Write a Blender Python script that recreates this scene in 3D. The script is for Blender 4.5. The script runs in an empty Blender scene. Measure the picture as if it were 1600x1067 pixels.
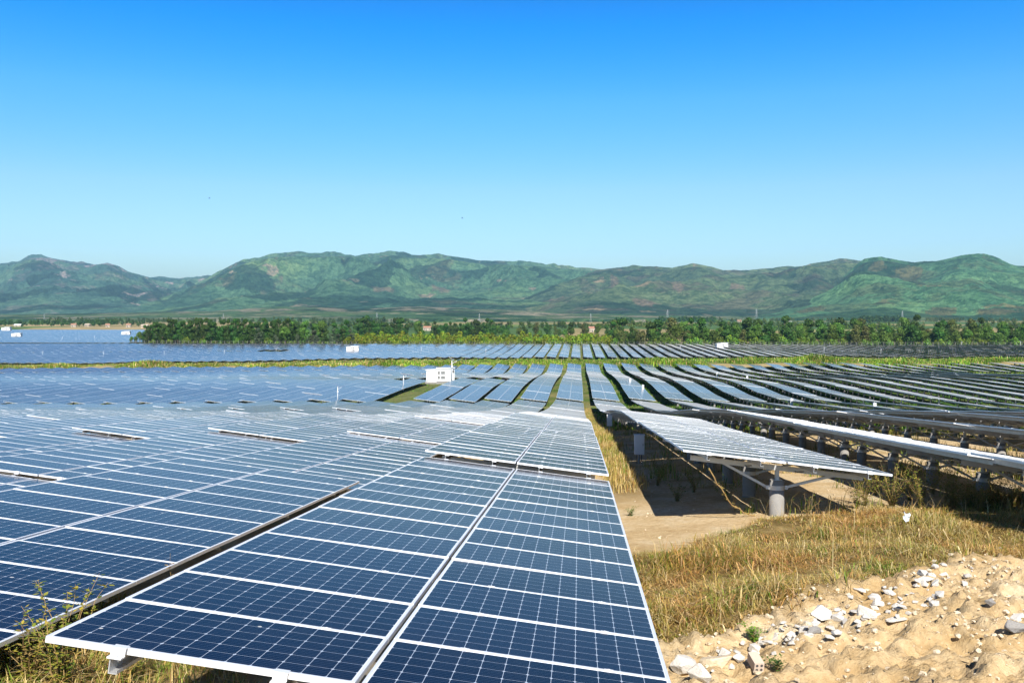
import bpy, bmesh, math, random
import numpy as np
from mathutils import Vector, Matrix, Quaternion

random.seed(7)
rng = np.random.default_rng(7)
R = math.radians
sc = bpy.context.scene
col = sc.collection

# ------------------------------------------------------------------ camera
CZ = 30.0                       # camera height in world units (metres)
F, YAW, PITCH = 1458.0, 0.07164, 0.0264
cam_d = bpy.data.cameras.new('camera')
cam = bpy.data.objects.new('camera', cam_d); col.objects.link(cam)
cam.location = (0, 0, CZ)
cam.rotation_euler = (R(90) - PITCH, 0, YAW)
cam_d.sensor_width = 36.0; cam_d.lens = F / 1600 * 36
cam_d.clip_start = 0.1; cam_d.clip_end = 60000
sc.camera = cam

# ------------------------------------------------------------------ light
SUN_EL, SUN_AZ = 42.0, 168.0
w = bpy.data.worlds.new('World'); sc.world = w; w.use_nodes = True
nt = w.node_tree
bg = nt.nodes['Background']; bg.inputs['Strength'].default_value = 0.095
sky = nt.nodes.new('ShaderNodeTexSky'); sky.sky_type = 'NISHITA'; sky.sun_disc = False
sky.sun_elevation = R(SUN_EL); sky.sun_rotation = R(SUN_AZ)
sky.altitude = 0; sky.air_density = 1.0; sky.dust_density = 0.2; sky.ozone_density = 2.0
hsv = nt.nodes.new('ShaderNodeHueSaturation'); hsv.inputs['Saturation'].default_value = 1.5
nt.links.new(sky.outputs[0], hsv.inputs['Color'])
# sky tint by height, darkened above the view to deepen panel reflections and shadows
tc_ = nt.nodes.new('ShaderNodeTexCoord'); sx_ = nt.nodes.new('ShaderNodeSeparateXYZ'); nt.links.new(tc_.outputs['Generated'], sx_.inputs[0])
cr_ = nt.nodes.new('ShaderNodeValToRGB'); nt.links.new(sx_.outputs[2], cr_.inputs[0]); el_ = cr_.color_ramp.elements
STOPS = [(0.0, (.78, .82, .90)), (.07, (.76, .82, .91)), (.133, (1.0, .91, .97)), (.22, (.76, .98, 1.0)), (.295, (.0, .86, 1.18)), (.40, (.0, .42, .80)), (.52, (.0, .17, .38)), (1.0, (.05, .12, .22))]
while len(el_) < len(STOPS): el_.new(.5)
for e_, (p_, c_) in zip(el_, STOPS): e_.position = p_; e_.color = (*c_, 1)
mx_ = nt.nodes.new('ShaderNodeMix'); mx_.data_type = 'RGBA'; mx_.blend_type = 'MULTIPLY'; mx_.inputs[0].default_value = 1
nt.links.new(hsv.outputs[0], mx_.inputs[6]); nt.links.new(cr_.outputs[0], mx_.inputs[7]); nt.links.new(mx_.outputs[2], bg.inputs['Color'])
sd = bpy.data.lights.new('sun', 'SUN'); sd.energy = 5.0; sd.angle = R(0.53); sd.color = (1.0, 0.94, 0.85)
sun = bpy.data.objects.new('sun', sd); col.objects.link(sun)
tosun = Vector((math.sin(R(SUN_AZ)) * math.cos(R(SUN_EL)), math.cos(R(SUN_AZ)) * math.cos(R(SUN_EL)), math.sin(R(SUN_EL))))
sun.rotation_euler = (-tosun).to_track_quat('-Z', 'Y').to_euler()
sun.location = (0, -20, 80)
vs = sc.view_settings
vs.view_transform = 'Standard'; vs.look = 'None'; vs.gamma = 1.0; vs.exposure = 0.92; vs.use_curve_mapping = False

# ------------------------------------------------------------------ noise
_perm = rng.permutation(512)
_perm = np.concatenate([_perm, _perm])
_grad = np.stack([np.cos(np.linspace(0, 2*np.pi, 512, endpoint=False)), np.sin(np.linspace(0, 2*np.pi, 512, endpoint=False))], 1)
def perlin(x, y):
    x = np.asarray(x, float); y = np.asarray(y, float)
    xi = np.floor(x).astype(int); yi = np.floor(y).astype(int)
    xf = x - xi; yf = y - yi
    u = xf**3*(xf*(xf*6-15)+10); v = yf**3*(yf*(yf*6-15)+10)
    def g(ix, iy, dx, dy):
        h = _perm[(_perm[ix & 511] + iy) & 511]
        return _grad[h, 0]*dx + _grad[h, 1]*dy
    a = g(xi, yi, xf, yf); b = g(xi+1, yi, xf-1, yf); c = g(xi, yi+1, xf, yf-1); d = g(xi+1, yi+1, xf-1, yf-1)
    return ((a*(1-u)+b*u)*(1-v) + (c*(1-u)+d*u)*v) * 1.5
def fbm(x, y, o=4, ridged=False):
    s = 0; a = 1.0; t = 0
    for i in range(o):
        n = perlin(x*2**i + 17.3*i, y*2**i + 9.1*i)
        if ridged: n = 1 - 2*np.abs(n)
        s = s + a*n; t += a; a *= 0.5
    return s / t
def sstep(a, b, x):
    t = np.clip((np.asarray(x, float) - a)/(b - a), 0, 1); return t*t*(3-2*t)

# ------------------------------------------------------------------ terrain
_PY = [-60, 0, 5.47, 19.8, 34, 48.4, 62, 74, 84, 95, 110, 122, 134, 148, 166, 185, 200, 225, 248, 266, 284, 300, 400, 470, 545, 700, 1200, 2500, 4000, 14000]
_PD = [-1.6, 1.85, 2.21, 3.22, 4.25, 5.27, 6.60, 7.82, 8.75, 9.6, 10.65, 11.45, 12.1, 12.25, 12.2, 12.45, 12.9, 14.05, 14.75, 14.65, 14.1, 15.5, 17.3, 16.6, 15.8, 15.9, 14.5, 9, 6, 6]
def base(X, Y):
    X = np.asarray(X, float); Y = np.asarray(Y, float)
    d = np.interp(Y, _PY, _PD)
    lat = np.where(X < 0, 0.012*X, 0.005*X) * sstep(40, 130, Y) * (1 - sstep(400, 590, Y))
    lat = np.clip(lat, -3.2, 1.5)
    near = np.interp(X, [-60, -25, -17, -12, -6.6, -1.4, .8, 4], [.0, -.28, -.30, -.27, -.07, 0, .03, .28])*(1 - sstep(45, 90, Y))
    und = (0.22 + .5*sstep(8, 45, X)*sstep(70, 130, Y))*perlin(X/38.0 + 3.3, Y/45.0)*sstep(40, 70, Y)*(1 - sstep(300, 420, Y)) + (.75*perlin(X/55.0 + 9.1, Y/160.0) + .3*perlin(X/21.0, 1.7))*sstep(330, 395, Y)*(1 - sstep(440, 540, Y))
    return CZ - d + lat + near + und
_LX = [-9, .9, 1.93, 2.96, 4.57, 5.5, 7.5, 10, 14, 30]
_LY = [6.8, 9.5, 10.4, 11.2, 12.7, 13.4, 14.3, 15.8, 18.0, 25]
_UX = [.6, .9, 2.2, 3.5, 6, 9, 12, 16, 30]
_UY = [14.2, 15.0, 16.6, 18.2, 19.4, 21.6, 23.0, 25.0, 30]
def dirt_w(X, Y):                # 1 on the bare rubble-strewn bank at the lower right
    b = np.interp(X, _LX, _LY) + 0.5*perlin(X*0.9, Y*0.9)
    return (1 - sstep(-0.15, 0.15, Y - b)) * sstep(0.2, 0.75, X - 0.3*perlin(Y*.7, X*.5 + 4))
def grassR_w(X, Y):
    n = 0.6*perlin(X*0.6 + 7, Y*0.6)
    return sstep(-0.6, 0.5, Y - np.interp(X, _LX, _LY) + n*.8) * (1 - sstep(-0.5, 0.4, Y - np.interp(X, _UX, _UY) + n)) * sstep(0.62, 0.8, X)
def bank_c(X): return 288.0 + 3*np.sin(X/60.0) - 0.02*X
def ground(X, Y):
    X = np.asarray(X, float); Y = np.asarray(Y, float)
    z = base(X, Y) - 1.1
    gr = grassR_w(X, Y); dw = dirt_w(X, Y)
    z = z + 0.14*gr*(0.7 + perlin(X*0.5, Y*0.5))
    lump = fbm(X*1.1, Y*1.1, 5)
    z = z + dw*(0.16 + .17*fbm(X*3.3+2, Y*3.3, 4) + .10*fbm(X*6, Y*6, 3, True) + 0.14*lump + 0.05*np.abs(perlin(X*4.5, Y*4.5)) + 0.10*np.maximum(0, perlin(X*2.1+5, Y*2.1))) 
    z = z + 0.03*fbm(X*0.8+11, Y*0.8, 3)*(1 - sstep(60, 100, Y))
    z = z + 0.45*sstep(-8.5, -6.0, X)*(1 - sstep(-4.2, -2.8, X))*(1 - sstep(6.5, 10.5, Y))
    t = (Y - bank_c(X))
    z = z + (1.5 + 0.5*perlin(X/25.0, 0.3))*np.exp(-(t/5.0)**2)
    return z
def gz(x, y): return float(ground(np.array([x]), np.array([y]))[0])

def px2dir(px, py):              # viewing ray of a pixel of the 1600x1067 photograph, used when laying out the plan
    d = Vector(((px - 800)/F, (533.5 - py)/F, -1.0)); d.rotate(cam.rotation_euler); return d
def px_at_y(px, Y):              # ground point below a pixel column at plan distance Y
    d = px2dir(px, 495); return (d.x/d.y*Y, Y)
def on_ground(px, py):           # the ground point that a pixel shows
    d = px2dir(px, py); t = 3.0
    while t < 3000:
        if CZ + d.z*t < gz(d.x*t, d.y*t): break
        t *= 1.004
    return d.x*t, d.y*t

# ------------------------------------------------------------------ materials
def mat(name):
    m = bpy.data.materials.new(name); m.use_nodes = True
    n = m.node_tree.nodes; return m, n, m.node_tree.links, n['Principled BSDF']
def N(n, t, **k):
    o = n.new(t)
    for a, b in k.items(): setattr(o, a, b)
    return o
def noise(n, l, vec, scale, detail=5, rough=.6, dim='3D'):
    t = N(n, 'ShaderNodeTexNoise'); t.inputs['Scale'].default_value = scale; t.inputs['Detail'].default_value = detail; t.inputs['Roughness'].default_value = rough
    if vec is not None: l.new(vec, t.inputs['Vector'])
    return t
def ramp(n, l, fac, stops):
    r = N(n, 'ShaderNodeValToRGB'); e = r.color_ramp.elements
    while len(e) < len(stops): e.new(0.5)
    for i, (p, c) in enumerate(stops): e[i].position = p; e[i].color = (*c, 1) if len(c) == 3 else c
    l.new(fac, r.inputs[0]); return r
def mix(n, l, fac, a, b, mode='MIX'):
    m = N(n, 'ShaderNodeMix', data_type='RGBA', blend_type=mode)
    for s, v in ((m.inputs[0], fac), (m.inputs[6], a), (m.inputs[7], b)):
        if isinstance(v, (int, float)): s.default_value = v
        elif isinstance(v, tuple): s.default_value = (*v, 1)
        else: l.new(v, s)
    return m.outputs[2]
def math_(n, l, op, a, b=None, c=None):
    m = N(n, 'ShaderNodeMath', operation=op)
    for i, v in enumerate((a, b, c)):
        if v is None: continue
        if isinstance(v, (int, float)): m.inputs[i].default_value = v
        else: l.new(v, m.inputs[i])
    return m.outputs[0]
def bump(n, l, p, h, strength=.3, dist=.02):
    b = N(n, 'ShaderNodeBump'); b.inputs['Strength'].default_value = strength; b.inputs['Distance'].default_value = dist
    l.new(h, b.inputs['Height']); l.new(b.outputs[0], p.inputs['Normal'])
KV = (.78, .78, .78)
def simple(name, c1, c2, scale, rough=.6, metal=0., bmp=0., bd=.01):
    if metal < .1: c1 = tuple(v*.8 for v in c1); c2 = tuple(v*.8 for v in c2)
    m, n, l, p = mat(name)
    tc = N(n, 'ShaderNodeTexCoord'); t = noise(n, l, tc.outputs['Object'], scale)
    l.new(mix(n, l, t.outputs['Fac'], c1, c2), p.inputs['Base Color'])
    p.inputs['Roughness'].default_value = rough; p.inputs['Metallic'].default_value = metal
    if bmp: bump(n, l, p, t.outputs['Fac'], bmp, bd)
    return m

M_ALU = simple('aluminium', (.72, .73, .74), (.84, .85, .86), 14, .42, .35)
M_STEEL = simple('galvanised_steel', (.44, .45, .46), (.62, .63, .63), 9, .45, .5)
M_CONC = simple('concrete', (.22, .21, .195), (.36, .345, .32), 7, .9, 0, .35)
M_BACK = simple('backsheet', (.52, .54, .57), (.60, .62, .65), 3, .6)
M_WHITE = simple('white_paint', (.78, .79, .78), (.84, .84, .83), 2.5, .5)
M_DARK = simple('dark_grey', (.05, .05, .055), (.09, .09, .09), 5, .6)
M_BLUE = simple('blue_lamp_panel', (.02, .05, .16), (.03, .07, .2), 5, .15)
M_ROOF = simple('clay_roof', (.36, .17, .11), (.46, .25, .17), 1.2, .85)
M_CREAM = simple('cream_wall', (.46, .38, .28), (.58, .50, .40), .8, .85)
M_BARK = simple('bark', (.10, .075, .05), (.18, .14, .10), 3, .95)
M_PLASTER = simple('pale_rubble', (.56, .52, .45), (.80, .77, .71), 9, .9, 0, .6, .02)
M_STONE = simple('grey_rubble', (.22, .21, .20), (.40, .38, .35), 9, .9, 0, .6, .02)
M_CLAY = simple('clay_brick', (.60, .47, .36), (.70, .58, .46), 12, .9, 0, .3)
M_DRY = simple('dry_stem', (.30, .19, .07), (.44, .30, .12), 6, .8)
M_FILM = simple('plastic_film', (.55, .66, .75), (.75, .80, .84), 14, .3)
M_BIRD = simple('dark_feather', (.02, .02, .022), (.05, .05, .05), 4, .8)

def cell_material():
    m, n, l, p = mat('solar_cells')
    uv = N(n, 'ShaderNodeUVMap'); sp = N(n, 'ShaderNodeSeparateXYZ'); l.new(uv.outputs[0], sp.inputs[0])
    def edge(v):                               # distance to the nearest integer line
        f = math_(n, l, 'FRACT', v); return math_(n, l, 'MINIMUM', f, math_(n, l, 'SUBTRACT', 1.0, f))
    u, v = sp.outputs[0], sp.outputs[1]
    bu = math_(n, l, 'LESS_THAN', math_(n, l, 'MULTIPLY', edge(u), 1.955), .027)
    bv = math_(n, l, 'LESS_THAN', edge(v), .026)
    border = math_(n, l, 'MAXIMUM', bu, bv)
    u12 = math_(n, l, 'MULTIPLY_ADD', math_(n, l, 'FRACT', u), 12*1.955/1.901, -12*.027/1.901); v6 = math_(n, l, 'MULTIPLY_ADD', math_(n, l, 'FRACT', v), 6/.948, -6*.026/.948)
    cu = edge(u12); cv = edge(v6)
    line = math_(n, l, 'MAXIMUM', math_(n, l, 'LESS_THAN', cu, .0105), math_(n, l, 'LESS_THAN', cv, .0095))
    dia = math_(n, l, 'LESS_THAN', math_(n, l, 'ADD', cu, cv), .085)
    bus = math_(n, l, 'LESS_THAN', edge(math_(n, l, 'MULTIPLY', v6, 5)), .03)
    fl = N(n, 'ShaderNodeVectorMath', operation='FLOOR'); l.new(uv.outputs[0], fl.inputs[0])
    oi = N(n, 'ShaderNodeObjectInfo')
    ad = N(n, 'ShaderNodeVectorMath', operation='ADD'); l.new(fl.outputs[0], ad.inputs[0]); l.new(oi.outputs['Random'], ad.inputs[1])
    wn = N(n, 'ShaderNodeTexWhiteNoise'); l.new(ad.outputs[0], wn.inputs['Vector'])
    cellv = N(n, 'ShaderNodeVectorMath', operation='MULTIPLY'); cellv.inputs[1].default_value = (12, 6, 1); l.new(uv.outputs[0], cellv.inputs[0])
    cf = N(n, 'ShaderNodeVectorMath', operation='FLOOR'); l.new(cellv.outputs[0], cf.inputs[0])
    cw = N(n, 'ShaderNodeTexWhiteNoise'); l.new(cf.outputs[0], cw.inputs['Vector'])
    c = mix(n, l, wn.outputs['Value'], (.0018, .0046, .017), (.0045, .011, .036))
    c = mix(n, l, math_(n, l, 'MULTIPLY', cw.outputs['Value'], .35), c, (.006, .013, .036))
    c = mix(n, l, math_(n, l, 'MULTIPLY', bus, .22), c, (.35, .42, .55))
    c = mix(n, l, math_(n, l, 'MAXIMUM', line, dia), c, (.40, .46, .55))
    c = mix(n, l, border, c, (.66, .68, .70))
    # thin uneven film of dust on the glass
    geo = N(n, 'ShaderNodeNewGeometry')
    dn = noise(n, l, geo.outputs['Position'], 1.3, 6, .65)
    dr = ramp(n, l, dn.outputs['Fac'], [(.42, (0, 0, 0)), (.75, (1, 1, 1))])
    c = mix(n, l, math_(n, l, 'MULTIPLY', dr.outputs[0], .008), c, (.5, .46, .40))
    l.new(c, p.inputs['Base Color'])
    l.new(math_(n, l, 'MULTIPLY_ADD', dr.outputs[0], .06, .15), p.inputs['Roughness'])
    p.inputs['Specular IOR Level'].default_value = 0.0
    sn = N(n, 'ShaderNodeTexVoronoi'); sn.inputs['Scale'].default_value = 2.3; l.new(geo.outputs['Position'], sn.inputs['Vector'])
    sw = N(n, 'ShaderNodeSeparateColor'); l.new(sn.outputs['Color'], sw.inputs[0])
    spot = math_(n, l, 'MULTIPLY', math_(n, l, 'LESS_THAN', sn.outputs['Distance'], .045), math_(n, l, 'GREATER_THAN', sw.outputs[0], .72))
    c2 = mix(n, l, math_(n, l, 'MULTIPLY', spot, .8), c, (.55, .54, .50)); l.new(c2, p.inputs['Base Color'])
    # dust lying on the glass: the flatter one looks across it, the more of it lies in the way
    lw = N(n, 'ShaderNodeLayerWeight'); lw.inputs['Blend'].default_value = .5
    cosv = math_(n, l, 'ADD', math_(n, l, 'SUBTRACT', 1.0, lw.outputs['Facing']), .008)
    al = math_(n, l, 'MINIMUM', math_(n, l, 'DIVIDE', .00002, math_(n, l, 'POWER', cosv, 3.0)), .5)
    df = N(n, 'ShaderNodeBsdfDiffuse'); df.inputs['Color'].default_value = (.48, .475, .46, 1)
    ms = N(n, 'ShaderNodeMixShader'); l.new(al, ms.inputs[0])
    # anti-reflection glass: dark from above, a mirror at a flat angle
    gl = N(n, 'ShaderNodeBsdfGlossy'); gl.inputs['Color'].default_value = (.95, .96, .97, 1); l.new(math_(n, l, 'MULTIPLY_ADD', dr.outputs[0], .06, .15), gl.inputs['Roughness'])
    mg = N(n, 'ShaderNodeMixShader'); l.new(math_(n, l, 'MAXIMUM', math_(n, l, 'POWER', lw.outputs['Facing'], 7.5), .02), mg.inputs[0]); l.new(p.outputs[0], mg.inputs[1]); l.new(gl.outputs[0], mg.inputs[2]); l.new(mg.outputs[0], ms.inputs[1]); l.new(df.outputs[0], ms.inputs[2])
    l.new(ms.outputs[0], n['Material Output'].inputs['Surface'])
    return m
M_CELL = cell_material()

def foliage_mat(name, trans=.35, rough=.6, vary=1.0):
    m, n, l, p = mat(name)
    at = N(n, 'ShaderNodeAttribute', attribute_name='tint')
    oi = N(n, 'ShaderNodeObjectInfo')
    hs = N(n, 'ShaderNodeHueSaturation'); l.new(at.outputs['Color'], hs.inputs['Color'])
    l.new(math_(n, l, 'MULTIPLY_ADD', oi.outputs['Random'], .05*vary, .5 - .025*vary), hs.inputs['Hue'])
    l.new(math_(n, l, 'MULTIPLY_ADD', oi.outputs['Random'], .42*vary, .58 if vary else .95), hs.inputs['Value'])
    l.new(hs.outputs[0], p.inputs['Base Color']); p.inputs['Roughness'].default_value = rough
    p.inputs['Specular IOR Level'].default_value = .25
    tr = N(n, 'ShaderNodeBsdfTranslucent'); l.new(hs.outputs[0], tr.inputs['Color'])
    ms = N(n, 'ShaderNodeMixShader'); ms.inputs[0].default_value = trans
    l.new(p.outputs[0], ms.inputs[1]); l.new(tr.outputs[0], ms.inputs[2])
    l.new(ms.outputs[0], n['Material Output'].inputs['Surface'])
    return m
M_LEAF = foliage_mat('foliage', .25)
M_GRASS = foliage_mat('grass_blades', .3, .6, 0.0)

# ------------------------------------------------------------------ object helpers
def link(o, parent=None):
    col.objects.link(o)
    if parent is not None: o.parent = parent
    return o
def tag(o, label=None, cat=None, group=None, kind=None):
    if label: o['label'] = label
    if cat: o['category'] = cat
    if group: o['group'] = group
    if kind: o['kind'] = kind
    return o
def empty(name, loc, rz=0):
    o = bpy.data.objects.new(name, None); col.objects.link(o)
    o.location = loc; o.rotation_euler = (0, 0, rz); o.empty_display_size = .3
    return o
class MB:
    def __init__(s): s.v = []; s.f = []; s.m = []; s.uv = {}
    def add(s, vs, fs, mi=0, uvs=None):
        b = len(s.v); s.v += [tuple(x) for x in vs]
        for i, f in enumerate(fs):
            if uvs and i in uvs: s.uv[len(s.f)] = uvs[i]
            s.f.append(tuple(b + k for k in f)); s.m.append(mi)
    def box(s, c, h, mat3=None, mi=0):
        vs = [Vector((sx*h[0], sy*h[1], sz*h[2])) for sz in (-1, 1) for sy in (-1, 1) for sx in (-1, 1)]
        if mat3 is not None: vs = [mat3 @ q for q in vs]
        vs = [q + Vector(c) for q in vs]
        s.add(vs, [(0, 2, 3, 1), (4, 5, 7, 6), (0, 1, 5, 4), (1, 3, 7, 5), (3, 2, 6, 7), (2, 0, 4, 6)], mi)
    def bar(s, a, b, w, h=None, mi=0):
        a, b = Vector(a), Vector(b); d = b - a; L = d.length
        q = d.to_track_quat('Y', 'Z').to_matrix()
        s.box((a + b)/2, (w/2, L/2, (h or w)/2), q, mi)
    def tube(s, pts, rad, n=8, mi=0, cap=True):
        pts = [Vector(p) for p in pts]; rings = []
        for i, p in enumerate(pts):
            t = (pts[min(i+1, len(pts)-1)] - pts[max(i-1, 0)]).normalized()
            q = t.to_track_quat('Z', 'Y').to_matrix(); r = rad[i] if isinstance(rad, (list, tuple)) else rad
            rings.append([p + q @ Vector((math.cos(6.2832*k/n)*r, math.sin(6.2832*k/n)*r, 0)) for k in range(n)])
        vs = [x for r_ in rings for x in r_]; fs = []
        for i in range(len(pts)-1):
            for k in range(n): fs.append((i*n+k, i*n+(k+1) % n, (i+1)*n+(k+1) % n, (i+1)*n+k))
        if cap: fs.append(tuple(range(n-1, -1, -1))); fs.append(tuple((len(pts)-1)*n+k for k in range(n)))
        s.add(vs, fs, mi)
    def mesh(s, name, mats, smooth=False):
        me = bpy.data.meshes.new(name); me.from_pydata(s.v, [], s.f)
        for m in (mats if isinstance(mats, (list, tuple)) else [mats]): me.materials.append(m)
        me.polygons.foreach_set('material_index', s.m)
        if smooth: me.polygons.foreach_set('use_smooth', [True]*len(s.f))
        if s.uv:
            ul = me.uv_layers.new(name='UVMap')
            for fi, u in s.uv.items():
                for k, li in enumerate(me.polygons[fi].loop_indices): ul.data[li].uv = u[k]
        me.update(); return me
    def build(s, name, mats, parent=None, smooth=False):
        return link(bpy.data.objects.new(name, s.mesh(name, mats, smooth)), parent)
def inst(name, me, parent=None, loc=(0, 0, 0), rot=None):
    o = link(bpy.data.objects.new(name, me), parent); o.location = loc
    if rot is not None: o.rotation_euler = rot
    return o
def copy_tree(o, parent=None):
    c = o.copy(); col.objects.link(c)
    if parent is not None: c.parent = parent
    for ch in o.children: copy_tree(ch, c)
    return c
def mesh_np(name, V, Fc, mats, tint=None, smooth=False):
    """V (n,3), Fc (m,k) same k; tint per vertex (n,3)"""
    me = bpy.data.meshes.new(name); n, k = Fc.shape
    me.vertices.add(len(V)); me.vertices.foreach_set('co', np.asarray(V, np.float32).ravel())
    me.loops.add(n*k); me.loops.foreach_set('vertex_index', Fc.astype(np.int32).ravel())
    me.polygons.add(n); me.polygons.foreach_set('loop_start', np.arange(0, n*k, k, dtype=np.int32))
    try: me.polygons.foreach_set('loop_total', np.full(n, k, np.int32))
    except Exception: pass
    me.materials.append(mats)
    me.polygons.foreach_set('use_smooth', np.full(n, bool(smooth)))
    if tint is not None:
        a = me.color_attributes.new('tint', 'FLOAT_COLOR', 'POINT')
        a.data.foreach_set('color', np.concatenate([tint, np.ones((len(V), 1))], 1).astype(np.float32).ravel())
    me.update(calc_edges=True); return me
ORD1 = ['', 'first', 'second', 'third', 'fourth', 'fifth', 'sixth', 'seventh', 'eighth', 'ninth', 'tenth', 'eleventh', 'twelfth', 'thirteenth', 'fourteenth', 'fifteenth', 'sixteenth', 'seventeenth', 'eighteenth', 'nineteenth']
def ordw(n):
    if n < 20: return ORD1[n]
    t, u = divmod(n, 10); T = {2: 'twenty', 3: 'thirty', 4: 'forty', 5: 'fifty', 6: 'sixty'}[t]
    return T + '-' + ORD1[u] if u else {2: 'twentieth', 3: 'thirtieth', 4: 'fortieth', 5: 'fiftieth', 6: 'sixtieth'}[t]

# ------------------------------------------------------------------ the ground sheet
def axis(parts):
    out = []
    for a, b, st in parts: out += list(np.arange(a, b - 1e-6, st))
    out.append(parts[-1][1]); return np.array(out)
gx = axis([(-14000, -3000, 1000), (-3000, -800, 150), (-800, -300, 25), (-300, -60, 6), (-60, -10, 1.5), (-10, 0.4, .25), (.4, 10, .048), (10, 16, .25), (16, 60, 1.5), (60, 300, 6), (300, 800, 25), (800, 3000, 150), (3000, 14000, 1000)])
gy = axis([(-300, -20, 20), (-20, 4, 1), (4, 7.5, .2), (7.5, 19, .05), (19, 28, .2), (28, 60, 1), (60, 280, 3), (280, 302, .8), (302, 600, 6), (600, 1400, 25), (1400, 4000, 130), (4000, 14000, 1000)])
GX, GY = np.meshgrid(gx, gy)
GZ = ground(GX, GY)
nx, ny = len(gx), len(gy)
idx = np.arange(nx*ny).reshape(ny, nx)
quads = np.stack([idx[:-1, :-1], idx[:-1, 1:], idx[1:, 1:], idx[1:, :-1]], -1).reshape(-1, 4)
# kinds of ground cover: red = green cover, green = dry grass, blue = distant fields
dryR = grassR_w(GX, GY)
strip = sstep(.7, 1.0, GX)*(1 - sstep(1.5, 2.0, GX + .4*perlin(GY*.3, 2)))*sstep(21, 26, GY)*(1-sstep(120, 140, GY))
dry = np.clip(dryR + strip + sstep(-9, -6, GX)*(1-sstep(-4, -3, GX))*(1-sstep(9, 12, GY)) + .45*sstep(40, 80, GY), 0, 1)
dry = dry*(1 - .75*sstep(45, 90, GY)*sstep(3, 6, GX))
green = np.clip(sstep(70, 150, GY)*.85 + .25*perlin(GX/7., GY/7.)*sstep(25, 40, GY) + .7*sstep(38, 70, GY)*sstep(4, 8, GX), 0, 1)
far = sstep(560, 640, GY)
bandw = sstep(281, 285, GY)*(1 - sstep(396, 403, GY)); pb_ = sstep(-.45, -.2, perlin(GX/16., GY/9.))
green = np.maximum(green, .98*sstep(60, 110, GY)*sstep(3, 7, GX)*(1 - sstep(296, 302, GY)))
green = np.where(bandw > .1, .25 + .75*pb_, green); dry = np.where(bandw > .1, .5, dry)
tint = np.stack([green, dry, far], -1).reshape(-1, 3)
def ground_material():
    m, n, l, p = mat('earth_and_grass')
    g = N(n, 'ShaderNodeNewGeometry'); pos = g.outputs['Position']
    at = N(n, 'ShaderNodeAttribute', attribute_name='tint'); sp = N(n, 'ShaderNodeSeparateColor'); l.new(at.outputs['Color'], sp.inputs[0])
    n1 = noise(n, l, pos, .7, 8, .62); n2 = noise(n, l, pos, 9, 6, .7); n3 = noise(n, l, pos, .12, 5)
    soil = ramp(n, l, n1.outputs['Fac'], [(.28, (.56, .39, .18)), (.5, (.80, .62, .37)), (.72, (.88, .78, .57))]).outputs[0]
    soil = mix(n, l, ramp(n, l, n2.outputs['Fac'], [(.35, (0, 0, 0)), (.68, (1, 1, 1))]).outputs[0], mix(n, l, 1.0, soil, (.72, .66, .58), 'MULTIPLY'), soil)
    n4 = noise(n, l, pos, 2.4, 6, .7)
    dryc = ramp(n, l, n4.outputs['Fac'], [(.3, (.13, .09, .03)), (.55, (.27, .19, .07)), (.75, (.40, .30, .13))]).outputs[0]
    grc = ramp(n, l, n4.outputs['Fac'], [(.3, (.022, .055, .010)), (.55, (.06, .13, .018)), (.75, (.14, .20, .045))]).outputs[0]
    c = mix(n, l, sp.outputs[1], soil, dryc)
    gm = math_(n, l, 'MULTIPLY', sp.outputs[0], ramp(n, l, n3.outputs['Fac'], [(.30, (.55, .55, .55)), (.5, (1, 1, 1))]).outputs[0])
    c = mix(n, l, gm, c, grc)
    # patchwork of distant fields, long across the view
    mp = N(n, 'ShaderNodeMapping'); mp.inputs['Scale'].default_value = (1/260., 1/420., 0); l.new(pos, mp.inputs['Vector'])
    vo = N(n, 'ShaderNodeTexVoronoi'); vo.inputs['Scale'].default_value = 1.0; l.new(mp.outputs[0], vo.inputs['Vector'])
    vs_ = N(n, 'ShaderNodeSeparateColor'); l.new(vo.outputs['Color'], vs_.inputs[0])
    fld = ramp(n, l, vs_.outputs[0], [(.0, (.06, .12, .03)), (.25, (.40, .31, .14)), (.42, (.17, .24, .06)), (.6, (.50, .38, .20)), (.72, (.09, .17, .04)), (.92, (.36, .36, .13))])
    fld.color_ramp.interpolation = 'CONSTANT'
    n5 = noise(n, l, pos, .02, 7, .7)
    fc = mix(n, l, ramp(n, l, n5.outputs['Fac'], [(.4, (0, 0, 0)), (.6, (.6, .6, .6))]).outputs[0], fld.outputs[0], (.06, .10, .03))
    c = mix(n, l, sp.outputs[2], c, fc)
    c = mix(n, l, 1.0, c, KV, 'MULTIPLY')
    l.new(c, p.inputs['Base Color']); p.inputs['Roughness'].default_value = .95; p.inputs['Specular IOR Level'].default_value = .1
    h = math_(n, l, 'ADD', math_(n, l, 'MULTIPLY', n2.outputs['Fac'], .6), noise(n, l, pos, 34, 4, .7).outputs['Fac'])
    bump(n, l, p, h, .7, .05)
    return m
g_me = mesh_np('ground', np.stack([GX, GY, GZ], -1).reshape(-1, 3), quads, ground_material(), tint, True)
tag(link(bpy.data.objects.new('ground', g_me)), kind='structure')

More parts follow.
